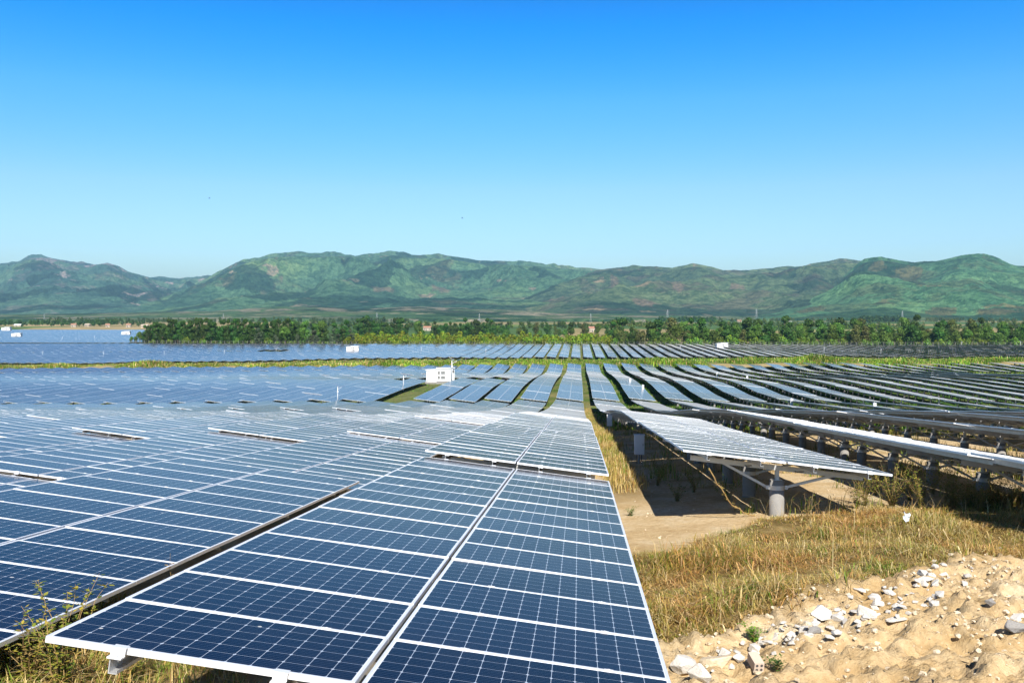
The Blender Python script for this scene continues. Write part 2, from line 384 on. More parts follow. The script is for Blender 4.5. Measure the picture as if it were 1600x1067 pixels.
# ------------------------------------------------------------------ hills
def hill_material(name, greens, rock, patch, clear, seed, rt=.53, ct=.635):
    m, n, l, p = mat(name)
    g = N(n, 'ShaderNodeNewGeometry'); pos = g.outputs['Position']
    mp = N(n, 'ShaderNodeMapping'); mp.inputs['Location'].default_value = (seed*911., seed*373., 0); l.new(pos, mp.inputs['Vector'])
    P = mp.outputs[0]
    n1 = noise(n, l, P, .0016, 7, .6); n2 = noise(n, l, P, .02, 6, .75); n3 = noise(n, l, P, .0035, 9, .68)
    c = ramp(n, l, n1.outputs['Fac'], [(.33, greens[0]), (.5, greens[1]), (.68, greens[2])]).outputs[0]
    # plantation parcels
    ws = N(n, 'ShaderNodeVectorMath', operation='ADD'); sc_ = N(n, 'ShaderNodeVectorMath', operation='SCALE'); sc_.inputs['Scale'].default_value = 260
    l.new(noise(n, l, P, .004, 4).outputs['Color'], sc_.inputs[0]); l.new(sc_.outputs[0], ws.inputs[0]); l.new(P, ws.inputs[1])
    vo = N(n, 'ShaderNodeTexVoronoi'); vo.inputs['Scale'].default_value = .0028; l.new(ws.outputs[0], vo.inputs['Vector'])
    vs_ = N(n, 'ShaderNodeSeparateColor'); l.new(vo.outputs['Color'], vs_.inputs[0])
    pr = ramp(n, l, vs_.outputs[0], [(0, (0, 0, 0)), (.62, (0, 0, 0)), (.64, (1, 1, 1))])
    c = mix(n, l, math_(n, l, 'MULTIPLY', pr.outputs[0], .75), c, patch)
    r = ramp(n, l, n3.outputs['Fac'], [(rt, (0, 0, 0)), (rt + .05, (1, 1, 1))])
    c = mix(n, l, math_(n, l, 'MULTIPLY', r.outputs[0], .5), c, rock)
    # cleared land
    cl = ramp(n, l, noise(n, l, P, .0052, 8, .62).outputs['Fac'], [(ct, (0, 0, 0)), (ct + .02, (1, 1, 1))])
    c = mix(n, l, math_(n, l, 'MULTIPLY', cl.outputs[0], .9), c, clear)
    at = N(n, 'ShaderNodeAttribute', attribute_name='tint'); bs_ = N(n, 'ShaderNodeSeparateColor'); l.new(at.outputs['Color'], bs_.inputs[0])
    c = mix(n, l, math_(n, l, 'MULTIPLY', bs_.outputs[0], .9), c, mix(n, l, n2.outputs['Fac'], clear, rock))
    # single trees and scrub
    c = mix(n, l, ramp(n, l, n2.outputs['Fac'], [(.44, (1, 1, 1)), (.54, (0, 0, 0))]).outputs[0], c, mix(n, l, 1.0, c, (.42, .54, .54), 'MULTIPLY'))
    n6 = noise(n, l, P, .06, 3, .6); c = mix(n, l, ramp(n, l, n6.outputs['Fac'], [(.45, (.8, .8, .8)), (.55, (0, 0, 0))]).outputs[0], c, mix(n, l, 1.0, c, (.55, .66, .64), 'MULTIPLY'))
    c = mix(n, l, 1.0, c, (.80, .82, .86), 'MULTIPLY')
    l.new(c, p.inputs['Base Color']); p.inputs['Roughness'].default_value = .95; p.inputs['Specular IOR Level'].default_value = .05
    bump(n, l, p, n2.outputs['Fac'], 1.0, 45)
    return m
def hill(name, prof, d0, d1, m, ax, seed, spur=.32, rough=1.0, nt_=130, na=640, pw=1.25):
    pxs = np.array([a for a, b in prof], float); pys = np.array([b for a, b in prof], float)
    a = np.linspace(pxs[0], pxs[-1], na); H = (495 - np.interp(a, pxs, pys))
    H = H + 1.2*rough*fbm(a/22. + seed, a*0 + .5, 4)
    t = np.concatenate([np.linspace(0, 1, nt_), np.linspace(1.03, 1.5, 16)])
    A, T = np.meshgrid(a, t)
    D = d0 + (d1 - d0)*T
    zr = (d1*H/F)[None, :]                                # ridge height above the eye
    bz = -6.0 - CZ*0
    lo = bz + (d0*0)
    env = np.clip(1 - np.abs(T - .55)/.55, 0, 1)
    xx = (A - 800)/F*D; s_ = np.where(T <= 1, T**pw, 1 - (T-1)*1.2)
    nz = fbm(xx/800. + seed*7 + .35*perlin(xx/700., D/900.), D/1300. + seed*3, 7, True)
    n2_ = fbm(xx/230. + seed*5, D/330., 4)
    Z = lo + (zr - lo)*np.clip(s_ + spur*env**.8*(nz - .15), -.05, None) + 30*rough*env*n2_*np.minimum(1, zr/200)
    # nothing in front of the crest may stand above it, seen from any step to the side
    cap = zr*D/d1*1.0 - (1 - np.minimum(T, 1))*6
    Z = np.where(T < 1, np.minimum(Z, np.maximum(cap, lo)), Z)
    ca, sa = math.cos(YAW), math.sin(YAW)
    X = ca*xx - sa*D; Y = sa*xx + ca*D
    V = np.stack([X, Y, CZ + Z - np.where(T < .02, 12, 0)], -1).reshape(-1, 3)
    nr, nc = A.shape; ix = np.arange(nr*nc).reshape(nr, nc)
    Q = np.stack([ix[:-1, :-1], ix[:-1, 1:], ix[1:, 1:], ix[1:, :-1]], -1).reshape(-1, 4)
    bare = np.zeros_like(A)
    for (bp, bt, br, bh) in (ax or ()):
        q = ((A - bp)/br)**2 + ((T - bt)/bh)**2 + .9*fbm(A/6. + bp, T*26., 5)
        bare = np.maximum(bare, 1 - sstep(.55, 1.0, q))
    tn_ = np.repeat(bare.reshape(-1, 1), 3, 1)
    o = link(bpy.data.objects.new(name, mesh_np(name, V, Q, m, tn_, True))); tag(o, kind='structure'); return o
G1 = [(.085, .175, .12), (.14, .27, .16), (.24, .37, .18)]
MH1 = hill_material('far_hills', G1, (.40, .29, .24), (.026, .065, .034), (.66, .49, .42), 1, .55, .62)
MH2 = hill_material('forest_hills', [(.085, .19, .105), (.155, .30, .15), (.31, .45, .17)], (.22, .19, .11), (.03, .09, .05), (.50, .38, .25), 2, .56, .635)
MH5 = hill_material('foothills', [(.09, .18, .07), (.15, .26, .09), (.25, .32, .11)], (.36, .28, .18), (.024, .065, .026), (.62, .50, .32), 6, .54, .565)
MH3 = hill_material('brown_hills', [(.115, .185, .10), (.19, .265, .12), (.31, .37, .16)], (.22, .16, .12), (.035, .095, .05), (.46, .34, .20), 3, .52, .64)
MH4 = hill_material('green_hills', [(.095, .22, .105), (.16, .35, .15), (.28, .48, .18)], (.18, .18, .08), (.026, .080, .032), (.30, .26, .11), 4)
hill('hills', [(-260, 430), (-120, 418), (0, 414), (30, 410), (50, 404), (67, 402), (85, 405), (122, 414), (145, 414), (170, 411), (187, 416), (200, 424), (235, 434), (280, 436), (325, 434), (380, 440), (520, 448), (620, 470), (700, 493)], 4200, 9800, MH1, [(70, .88, 52, .09), (95, .93, 34, .07), (155, .90, 30, .07), (140, .70, 17, .07), (90, .58, 12, .04), (130, .52, 9, .03)], 1.3, .38)
hill('hills', [(120, 494), (200, 478), (260, 462), (310, 444), (345, 427), (370, 417), (400, 407), (430, 402), (460, 400), (500, 402), (525, 400), (555, 403), (585, 401), (612, 399), (645, 403), (700, 405), (750, 412), (800, 414), (850, 417), (900, 421), (932, 424), (1000, 428), (1100, 440), (1250, 470), (1350, 494)], 3300, 7600, MH2, [(433, .55, 4, .02), (440, .48, 3, .015), (415, .40, 9, .012), (510, .93, 12, .02), (540, .90, 10, .03), (690, .4, 18, .04), (668, .86, 4, .05), (722, .86, 3, .04), (600, .3, 20, .03), (760, .42, 22, .04)], 2.7, .45)
hill('hills', [(700, 494), (760, 484), (810, 466), (860, 446), (900, 434), (932, 425), (965, 421), (1000, 420), (1050, 421), (1087, 416), (1110, 419), (1130, 425), (1170, 426), (1200, 421), (1240, 416), (1275, 411), (1330, 411), (1400, 412), (1500, 425), (1650, 450)], 2900, 5600, MH3, [(1280, .83, 26, .025), (1255, .75, 14, .03), (960, .6, 8, .05), (975, .5, 10, .04), (1010, .22, 26, .04), (1050, .5, 14, .08), (1150, .45, 16, .07), (1165, .72, 18, .06), (1060, .35, 10, .05), (870, .4, 14, .05)], 4.1, .42, 1.3)
hill('hills', [(1160, 496), (1200, 488), (1240, 475), (1290, 455), (1310, 441), (1335, 420), (1350, 411), (1375, 407), (1395, 409), (1430, 413), (1460, 410), (1500, 404), (1525, 402), (1550, 406), (1580, 415), (1600, 417), (1680, 420), (1800, 440), (1900, 470)], 2300, 4200, MH4, [(1450, .42, 22, .05), (1530, .5, 8, .04), (1420, .8, 24, .05), (1470, .12, 30, .05), (1560, .10, 40, .04), (1370, .85, 16, .04), (1265, .3, 24, .06)], 5.9, .36, 1.3)
hill('hills', [(-200, 494), (40, 491), (180, 489), (330, 486), (420, 480), (500, 478), (560, 483), (640, 479), (720, 482), (800, 484), (900, 488), (1000, 490), (1100, 493), (1180, 494)], 2100, 3300, MH5, [(292, .8, 16, .2), (390, .7, 18, .2), (436, .6, 26, .16), (520, .72, 24, .2), (575, .6, 18, .15), (638, .62, 30, .2), (690, .85, 12, .16), (760, .6, 18, .12), (870, .5, 30, .1), (1010, .4, 40, .14), (1100, .5, 40, .2)], 8.3, .3, .8, 40, 400)

# ------------------------------------------------------------------ solar tables
TILT = R(6.85); TILT_ROW1 = R(6.2); TILT_RIGHT = R(7.9); MP = 1.012; NMOD = 14; TLEN = NMOD*MP; PITCH_X = 5.31; X0 = -3.293 + 1.98*math.cos(TILT)
ML, MW = 1.955, 1.0                      # module: long side across the row
def module_meshes():
    b = MB(); hx, hy = ML/2, MW/2
    b.add([(-hx, -hy, 0), (hx, -hy, 0), (hx, hy, 0), (-hx, hy, 0)], [(0, 1, 2, 3)], 0, {0: [(0.0005, 0.0005), (.9995, .0005), (.9995, .9995), (.0005, .9995)]})
    b.add([(-hx, -hy, -.006), (hx, -hy, -.006), (hx, hy, -.006), (-hx, hy, -.006)], [(3, 2, 1, 0)], 1)
    g = b.mesh('solar_module', [M_CELL, M_BACK])
    b = MB(); w_ = .020; z0, z1 = -.038, .0025
    for sx in (-1, 1): b.box((sx*(hx + .002 - w_/2), 0, (z0+z1)/2), (w_/2, hy + .002, (z1-z0)/2))
    for sy in (-1, 1): b.box((0, sy*(hy + .002 - w_/2), (z0+z1)/2), (hx + .002 - w_, w_/2, (z1-z0)/2))
    return g, b.mesh('frame', M_ALU)
ME_MOD, ME_FRAME = module_meshes()
PU = (-1.52, -.50, .50, 1.52)            # purlins across the table
PV = [-5.6, -2.8, 0, 2.8, 5.6]; PV = [p*1.1 for p in PV]
def c_rail(L):
    b = MB(); b.box((0, 0, 0), (.003, L/2, .05)); b.box((.028, 0, .0475), (.025, L/2, .0025)); b.box((.028, 0, -.0475), (.025, L/2, .0025)); b.box((.0515, 0, .036), (.0015, L/2, .009)); b.box((.0515, 0, -.036), (.0015, L/2, .009))
    return b.mesh('purlin', M_STEEL)
ME_PURLIN = c_rail(TLEN + .12)
b = MB(); b.box((0, -.022, 0), (1.72, .003, .05)); b.box((0, 0, .0475), (1.72, .019, .0025)); b.box((0, 0, -.0475), (1.72, .019, .0025)); ME_RAFTER = b.mesh('rafter', M_STEEL)
b = MB(); b.tube([(0, 0, -.8), (0, 0, .66)], .15, 20); ME_PILE = b.mesh('pile', M_CONC, True)
for p_ in ME_PILE.polygons: p_.use_smooth = len(p_.vertices) == 4
b = MB(); b.tube([(0, 0, .47), (0, 0, .56)], .156, 20); b.box((-.185, 0, .515), (.03, .04, .04)); b.box((.185, 0, .515), (.03, .04, .04)); ME_BAND = b.mesh('band_clamp', M_STEEL)
b = MB(); b.box((0, 0, .78), (.035, .05, .14)); b.box((0, 0, .668), (.09, .09, .006)); b.box((0, .053, .84), (.012, .006, .012)); ME_STUB = b.mesh('stub_column', M_STEEL)
b = MB(); b.box((0, 0, .0045), (.032, .012, .002)); b.box((0, 0, .0075), (.008, .008, .002)); ME_CLAMP = b.mesh('clamp', M_ALU)
b = MB(); b.box((0, 0, .006), (.045, .03, .004)); b.box((0, -.028, -.018), (.045, .005, .026)); b.box((0, -.052, -.042), (.045, .026, .005)); b.tube([(0, -.045, -.03), (0, -.045, .0)], .012, 6); ME_ENDCLAMP = b.mesh('end_clamp', M_ALU)
b = MB()
for u_ in (-.62, .38):
    b.tube([(u_, TLEN*(t_/28 - .5)*.97, -.165 - .07*abs(math.sin(math.pi*t_/4))) for t_ in range(29)], .012, 5)
ME_CABLE = b.mesh('cable_run', M_DARK)
def strut_mesh(s):
    b = MB(); b.bar((s*.2, .03, .515), (s*1.32, .03, .965 - s*1.32*math.tan(TILT)), .045, .05); return b.mesh('strut', M_STEEL)
ME_STRUT = {s: strut_mesh(s) for s in (-1, 1)}

def tilt_of(c): return TILT if c.x < 2 else (TILT_ROW1 if c.x < 6 else (TILT_RIGHT if c.y < 80 else R(6.5)))
def table_simple(detail=True):           # one table as one mesh, plane through the origin
    b = MB(); hv = TLEN/2 - .006
    for s in (-1, 1):
        u0, u1 = (-1.98, -.012) if s < 0 else (.012, 1.98)
        b.add([(u0, -hv, 0), (u1, -hv, 0), (u1, hv, 0), (u0, hv, 0), (u0, -hv, -.04), (u1, -hv, -.04), (u1, hv, -.04), (u0, hv, -.04)], [(0, 1, 2, 3)], 0, {0: [(0, 0), (1, 0), (1, NMOD), (0, NMOD)]})
        o = len(b.v) - 8
        for f, mi in (((0, 4, 5, 1), 1), ((1, 5, 6, 2), 1), ((2, 6, 7, 3), 1), ((3, 7, 4, 0), 1), ((4, 7, 6, 5), 4)):
            b.f.append(tuple(o + k for k in f)); b.m.append(mi)
    if detail:
        for u in PU: b.box((u + .02, 0, -.091), (.025, TLEN/2 + .1, .048), None, 2)
    ct = math.tan(TILT)
    for v in PV:
        if detail:
            b.box((0, v, -.19), (1.7, .022, .05), None, 2)
            b.tube([(0, v, -1.7), (0, v, -.42)], .15, 8, 3)
            b.box((0, v, -.3), (.035, .05, .12), None, 2)
            for s in (-1, 1): b.bar((s*.15, v + .03, -.57), (s*1.3, v + .03, -.2), .05, .05, 2)
        else:
            b.box((0, v, -1.0), (.13, .13, .9), None, 3)
    return b.mesh('solar_table', [M_CELL, M_ALU, M_STEEL, M_CONC, M_BACK])
ME_T1 = table_simple(True)

def plane_of(xc, ya, yb, dz):
    za, zb = float(base(xc, ya)), float(base(xc, yb))
    yc = (ya + yb)/2
    return Vector((xc, yc, (za + zb)/2 + dz)), math.atan2(zb - za, yb - ya)
S2 = 5.47 + 9*14.30 + 3.0               # second block starts beyond the earth track
tables = []                              # (row, k, block, centre, slope)
jit = {}
def jitter(r, k):
    random.seed(r*131 + k*17 + 5); return random.uniform(-.04, .04) + (.13 if (r <= -4 and k == 6) else 0) + (.10 if (r <= -6 and k == 27) else 0)
for r in range(-60, 46):
    xc = X0 + r*PITCH_X
    off = -1.65 if r >= 1 else 0.0
    for k in range(0, 9):
        if r >= 1 and k == 0: continue
        ya = 5.47 + k*14.30 + off
        tables.append((r, k, 0, xc, ya))
    for k in range(0, 10):
        ya = S2 + k*14.30
        if k == 9: ya += .9
        if r == -5 and k < 4: continue
        if -7 <= r <= -3 and k == 4: continue
        if r >= 19 and k in (6, 7) and r < 27: continue
        tables.append((r, k, 1, xc, ya))
for r in range(-70, 56):
    xc = X0 + r*PITCH_X
    for k in range(10):
        if k == 5 and (r in (-29, -30, -31) or r in (15, 16, 17)): continue
        tables.append((r, k, 2, xc, 402 + k*14.3 + (1.6 if k >= 5 else 0)))
for r in range(-150, -52):
    xc = X0 + r*PITCH_X
    for k in range(32):
        ya = 561 + k*14.4 + 4*(k//8)
        if -.70*ya < xc < -.475*ya - 6: tables.append((r, k, 3, xc, ya))
HZ = {(0, 1): .12, (-1, 1): -.22, (-2, 2): .12, (-3, 2): .12, (-4, 2): .05, (0, 0): 0, (1, 1): .05, (-1, 0): .0, (0, 2): .05, (-2, 1): 0, (-3, 1): -.02, (-2, 0): -.08, (-3, 0): -.08, (-1, 2): -.14, (-1, 3): -.06, (-2, 3): 0, (-3, 3): 0, (-4, 1): 0, (-5, 1): 0}
crot = cam.rotation_euler.to_matrix().transposed()
def project(P):
    q = crot @ (Vector(P) - cam.location)
    if q.z > -.3: q.z = -.3
    return 800 - F*q.x/q.z, 533.5 + F*q.y/q.z, -q.z
def poly_clip_area(pts):
    def clip(p, ax, lim, sgn):
        out = []
        for i in range(len(p)):
            a, b_ = p[i-1], p[i]; ia, ib = sgn*(a[ax]-lim) <= 0, sgn*(b_[ax]-lim) <= 0
            if ia != ib:
                t = (lim - a[ax])/(b_[ax]-a[ax]); out.append((a[0]+t*(b_[0]-a[0]), a[1]+t*(b_[1]-a[1])))
            if ib: out.append(b_)
        return out
    for ax, lim, sg in ((0, 0, -1), (0, 1600, 1), (1, 0, -1), (1, 1067, 1)):
        pts = clip(pts, ax, lim, sg)
        if not pts: return 0
    return abs(sum(pts[i-1][0]*pts[i][1] - pts[i][0]*pts[i-1][1] for i in range(len(pts))))/2
info = []
for (r, k, blk, xc, ya) in tables:
    dz = HZ.get((r, k), jitter(r, k + 20*blk)) if blk == 0 else jitter(r, k + 20*blk)
    c, sl = plane_of(xc, ya, ya + TLEN, dz)
    if c.y < -3: continue
    rot = Matrix.Rotation(sl, 3, 'X') @ Matrix.Rotation(tilt_of(c), 3, 'Y')
    cs = [c + rot @ Vector((su*1.98, sv*TLEN/2, 0)) for su, sv in ((-1, -1), (1, -1), (1, 1), (-1, 1))]
    # cut what lies behind the eye
    ev = [(crot @ (p - cam.location)) for p in cs]
    if all(e.z > -1 for e in ev): continue
    pp = []
    for i in range(4):
        a, b_ = ev[i-1], ev[i]
        if (a.z > -.5) != (b_.z > -.5):
            t = (-.5 - a.z)/(b_.z - a.z); pp.append(a.lerp(b_, t))
        if b_.z <= -.5: pp.append(b_)
    area = poly_clip_area([(800 - F*e.x/e.z, 533.5 + F*e.y/e.z) for e in pp])
    dist = -ev[0].z
    if area <= 0 and (r <= 0 or c.x > 60):
        px_ = [800 - F*e.x/e.z for e in pp]
        if blk > 0 or min(px_) > 1750 or max(px_) < -150: continue
    # what a table shows also grows with its supports when seen from the back
    if r > 0:                            # from the back one sees the side and the supports too
        sd_ = [cs[0], cs[3], cs[3] - Vector((0, 0, 1.2)), cs[0] - Vector((0, 0, 1.2))]; q_ = []
        ev = [(crot @ (p - cam.location)) for p in sd_]
        for i in range(4):
            a, b_ = ev[i-1], ev[i]
            if (a.z > -.5) != (b_.z > -.5): q_.append(a.lerp(b_, (-.5 - a.z)/(b_.z - a.z)))
            if b_.z <= -.5: q_.append(b_)
        side = poly_clip_area([(800 - F*e.x/e.z, 533.5 + F*e.y/e.z) for e in q_]) if q_ else 0
        area = max(area, .01) + side if (side > 0 or area > 0) else 0
    info.append((area, dist, r, k, blk, c, sl, area))
info.sort(key=lambda t: -t[0])
shown = [t for t in info if t[7] > 0]
single = shown[:300]; rest = shown[300:] + [t for t in info if t[7] <= 0 and t[4] > 0]
hidden = [t for t in info if t[7] <= 0 and t[4] == 0 and t[1] < 60]

def table_label(r, k, blk):
    nth = {0: k + 1, 1: k + 1, 2: k + 1}[blk]
    if r == 0: row = 'in the foreground row'
    else: row = 'in %s row %s of the foreground row' % (ordw(abs(r)), 'left' if r < 0 else 'right')
    if blk == 0:
        if r == 0 and k == 0: return 'nearest blue solar panel table in the foreground, its white front frame facing us'
        if r == 1 and k == 1: return 'solar table right of the dirt aisle, its near end standing over dry grass'
        return 'blue solar table, %s from near end, %s' % (ordw(k + 1), row)
    if blk == 1: return 'solar table, %s past earth track, %s' % (ordw(k + 1), row)
    return 'solar table, %s past grass bank, %s' % (ordw(k + 1), row)
GT = 'solar panel tables in long parallel rows'
def full_table(c, sl, label, clamps, n_mod=NMOD):
    gzc = c.z - 1.1
    t = tag(empty('solar_table', (c.x, c.y, gzc)), label, 'solar table', GT)
    rot = (Matrix.Rotation(sl, 3, 'X') @ Matrix.Rotation(tilt_of(c), 3, 'Y')); e = rot.to_euler(); top = Vector((0, 0, 1.1))
    random.seed(int(c.x*77 + c.y*13))
    for s in (-1, 1):
        for i in range(n_mod):
            l_ = top + rot @ Vector((s*(.02 + ML/2), (i - (n_mod-1)/2)*MP, random.uniform(-.004, .004)))
            m_ = inst('solar_module', ME_MOD, t, l_, (e[0] + random.gauss(0, .0022), e[1] + random.gauss(0, .0022), e[2])); inst('frame', ME_FRAME, m_)
    pm_ = ME_PURLIN if n_mod == NMOD else c_rail(n_mod*MP + .12)
    for u in PU: inst('purlin', pm_, t, top + rot @ Vector((u, 0, -.092)), e)
    if n_mod == NMOD: inst('cable_run', ME_CABLE, t, top, e)
    if clamps:
        for u in PU:
            for i in range(1, NMOD): inst('clamp', ME_CLAMP, t, top + rot @ Vector((u + .03, (i - NMOD/2)*MP, 0)), e)
            inst('end_clamp', ME_ENDCLAMP, t, top + rot @ Vector((u + .03, -TLEN/2, 0)), e)
            inst('end_clamp', ME_ENDCLAMP, t, top + rot @ Vector((u + .03, TLEN/2, 0)), (-e[0], -e[1], e[2] + math.pi))
    for v in (PV if n_mod == NMOD else [0.0]):
        ps = Vector((0, v*math.cos(sl), v*math.sin(sl)))
        inst('rafter', ME_RAFTER, t, ps + Vector((0, 0, 1.1)) + rot @ Vector((0, 0, -.193)), (0, tilt_of(c), 0))
        pl = inst('pile', ME_PILE, t, ps); inst('band_clamp', ME_BAND, pl); 
        inst('stub_column', ME_STUB, t, ps)
        for s in (-1, 1): inst('strut', ME_STRUT[s], t, ps)
    return t
nfull = 0
for (a_, dist, r, k, blk, c, sl, area) in single:
    lab = table_label(r, k, blk)
    if blk == 0 and c.y < 75 and (area > 350 or c.y < 50):
        full_table(c, sl, lab, c.y < 32 and abs(c.x) < 12); nfull += 1
    else:
        o = tag(inst('solar_table', ME_T1, None, c, (Matrix.Rotation(sl, 3, 'X') @ Matrix.Rotation(tilt_of(c), 3, 'Y')).to_euler()), lab, 'solar table', GT)
ys_ = 5.47 + 14.30 - 1.65; c_, sl_ = plane_of(X0 + 2*PITCH_X, ys_ - 3*MP - .12, ys_ - .12, 0)
full_table(c_, sl_, 'short solar table cut by the right picture edge, at the near end of its row', False, 3); nfull += 1
print('tables', len(info), 'shown', len(shown), 'full', nfull, 'rest', len(rest), 'hidden', len(hidden))
# all the others, far away, as one mass
def mass(items, name, label):
    tm = table_simple(False); nv = len(tm.vertices)
    co = np.empty(nv*3); tm.vertices.foreach_get('co', co); co = co.reshape(-1, 3)
    nl = len(tm.loops); li = np.empty(nl, int); tm.loops.foreach_get('vertex_index', li)
    npg = len(tm.polygons); mi = np.empty(npg, int); tm.polygons.foreach_get('material_index', mi)
    uv = np.zeros(nl*2); tm.uv_layers[0].data.foreach_get('uv', uv)
    Vs = []
    for it in items:
        c, sl = it[5], it[6]
        rot = np.array(Matrix.Rotation(sl, 3, 'X') @ Matrix.Rotation(tilt_of(c), 3, 'Y'))
        Vs.append(co @ rot.T + np.array(c))
    K = len(items)
    V = np.concatenate(Vs); L_ = (li[None, :] + (np.arange(K)*nv)[:, None]).reshape(-1, 4)
    me = mesh_np(name, V, L_, M_CELL)
    for m_ in (M_ALU, M_STEEL, M_CONC, M_BACK): me.materials.append(m_)
    me.polygons.foreach_set('material_index', np.tile(mi, K).astype(np.int32))
    ul = me.uv_layers.new(name='UVMap'); ul.data.foreach_set('uv', np.tile(uv, K).astype(np.float32)); me.update()
    return tag(link(bpy.data.objects.new(name, me)), label, 'solar tables', None, 'stuff')
mass(rest + hidden, 'distant_solar_tables', 'far rows of solar tables spreading over the plain as one blue sheet')

# ------------------------------------------------------------------ grass as one cover
def blades(P, H, W_, tints, lean=.5):
    n = len(P); a = rng.uniform(0, 2*np.pi, n); d = np.stack([np.cos(a), np.sin(a), 0*a], 1); s = np.stack([-np.sin(a), np.cos(a), 0*a], 1)
    b_ = rng.uniform(.1, 1, n)*lean; up = np.array([0, 0, 1.0])
    h = H[:, None]; w_ = W_[:, None]; bb = b_[:, None]
    p0 = P - s*w_*.5; p1 = P + s*w_*.5
    m = P + up*h*.55 + d*h*bb*.3; p2 = m - s*w_*.38; p3 = m + s*w_*.38
    p4 = P + up*h*(1 - .35*bb) + d*h*bb
    V = np.stack([p0, p1, p3, p2, p4], 1).reshape(-1, 3)
    k = np.arange(n)*5
    T = np.stack([np.stack([k, k+1, k+2], 1), np.stack([k, k+2, k+3], 1), np.stack([k+3, k+2, k+4], 1)], 1).reshape(-1, 3)
    return V, T, np.repeat(tints, 5, 0)
DRY = np.array([(.60, .42, .14), (.68, .52, .22), (.50, .34, .11), (.44, .34, .08), (.30, .28, .05), (.74, .60, .32), (.36, .20, .07)])
GRN = np.array([(.13, .22, .02), (.18, .28, .03), (.26, .31, .04), (.09, .15, .015), (.34, .35, .06)])
def scatter(xr, yr, n, wfun):
    x = rng.uniform(*xr, n); y = rng.uniform(*yr, n); keep = rng.uniform(0, 1, n) < wfun(x, y); x, y = x[keep], y[keep]
    return x, y
def clump(x, y, per, spread):
    X = np.repeat(x, per) + rng.normal(0, spread, len(x)*per); Y = np.repeat(y, per) + rng.normal(0, spread, len(y)*per); return X, Y
def pick(x, y, gshare, sc_=.8):
    n = len(x); g = rng.uniform(0, 1, n) < np.clip(gshare + .45*perlin(x*sc_, y*sc_), 0, 1)
    t = np.where(g[:, None], GRN[rng.integers(0, len(GRN), n)], DRY[rng.integers(0, len(DRY), n)])
    return t*rng.uniform(.75, 1.2, n)[:, None]
BROAD = None
def cover(name, X, Y, H, W_, T, label, cat='grass', lean=.7):
    P = np.stack([X, Y, ground(X, Y) - .02], 1)
    V, F_, C_ = blades(P, H, W_, T, lean)
    return tag(link(bpy.data.objects.new(name, mesh_np(name, V, F_, M_GRASS, C_))), label, cat, None, 'stuff')
x, y = scatter((.7, 14), (9, 26), 26000, lambda x, y: grassR_w(x, y)*(.5 + .8*np.clip(perlin(x*.7, y*.7) + .4, 0, 1)))
hgt = (.09 + .30*np.clip(perlin(x*.75 + 3, y*.75) + .42, 0, 1.2))*(.7 + .6*np.clip(perlin(x*2.3, y*2.3) + .4, 0, 1))
X, Y = clump(x, y, 9, .05); Hh = np.repeat(hgt, 9)*rng.uniform(.4, 1.05, len(X))
keep = (X > .72); X, Y, Hh = X[keep], Y[keep], Hh[keep]
cover('dry_grass', X, Y, Hh, np.where(rng.uniform(0, 1, len(X)) < .12, rng.uniform(.014, .026, len(X)), rng.uniform(.005, .011, len(X))), pick(X, Y, .13, 1.1)*(np.array([.92, .86, .84]) + np.clip(perlin(X*.9 + 9, Y*.9)*1.6, -.35, .5)[:, None]*np.array([.05, -.18, -.25])), 'tangled dry yellow grass covering the bank right of the nearest table', lean=2.6)
x, y = scatter((.9, 13), (9.5, 24), 1500, lambda x, y: grassR_w(x, y)*np.clip(.2 + perlin(x*.8 + 4, y*.8), 0, 1))
X, Y = clump(x, y, 4, .04)
cover('dry_grass', X, Y, rng.uniform(.35, .75, len(X)), rng.uniform(.004, .008, len(X)), DRY[rng.integers(0, 7, len(X))]*rng.uniform(.7, 1.1, len(X))[:, None], 'tall thin straw stalks standing out of the dry bank grass', lean=1.0)
x, y = scatter((-9, -2.9), (4.4, 12), 3600, lambda x, y: .9*(1 - sstep(-3.6, -2.9, x)))
X, Y = clump(x, y, 9, .05)
cover('dry_grass', X, Y, rng.uniform(.1, .34, len(X)), rng.uniform(.006, .012, len(X)), pick(X, Y, .30), 'dry yellow grass below the left corner of the nearest table', lean=1.7)
def aisle_w(x, y): return (1 - sstep(1.45, 1.9, x + .35*perlin(y*.35, 2)))*(.35 + .65*sstep(0, .3, perlin(x*.6, y*.25) + .15))
x, y = scatter((.68, 2.2), (24, 134), 5200, aisle_w)
X, Y = clump(x, y, 7, .08)
cover('aisle_grass', X, Y, rng.uniform(.12, .42, len(X)), rng.uniform(.012, .022, len(X)), pick(X, Y, .2, .2), 'ochre grass growing along the narrow aisle beside the foreground row', lean=.8)
# scattered tufts under and between the right-hand rows
x, y = scatter((2, 42), (19, 75), 9000, lambda x, y: sstep(.0, .25, perlin(x*.3, y*.3)) * sstep(-.6, .8, y - np.interp(x, _UX, _UY)))
X, Y = clump(x, y, 7, .1)
cover('row_weeds', X, Y, rng.uniform(.12, .5, len(X)), rng.uniform(.012, .024, len(X)), pick(X, Y, .55), 'green and straw weeds between the posts of the right hand rows', lean=.8)
x, y = scatter((-60, 125), (62, 282), 30000, lambda x, y: .25 + .75*(x > 2))
X, Y = clump(x, y, 4, .25)
cover('field_grass', X, Y, rng.uniform(.15, .55, len(X)), rng.uniform(.05, .10, len(X)), pick(X, Y, .97, .08)*np.array([.50, .82, .5]), 'low green grass in the strips between the middle rows', lean=.6)
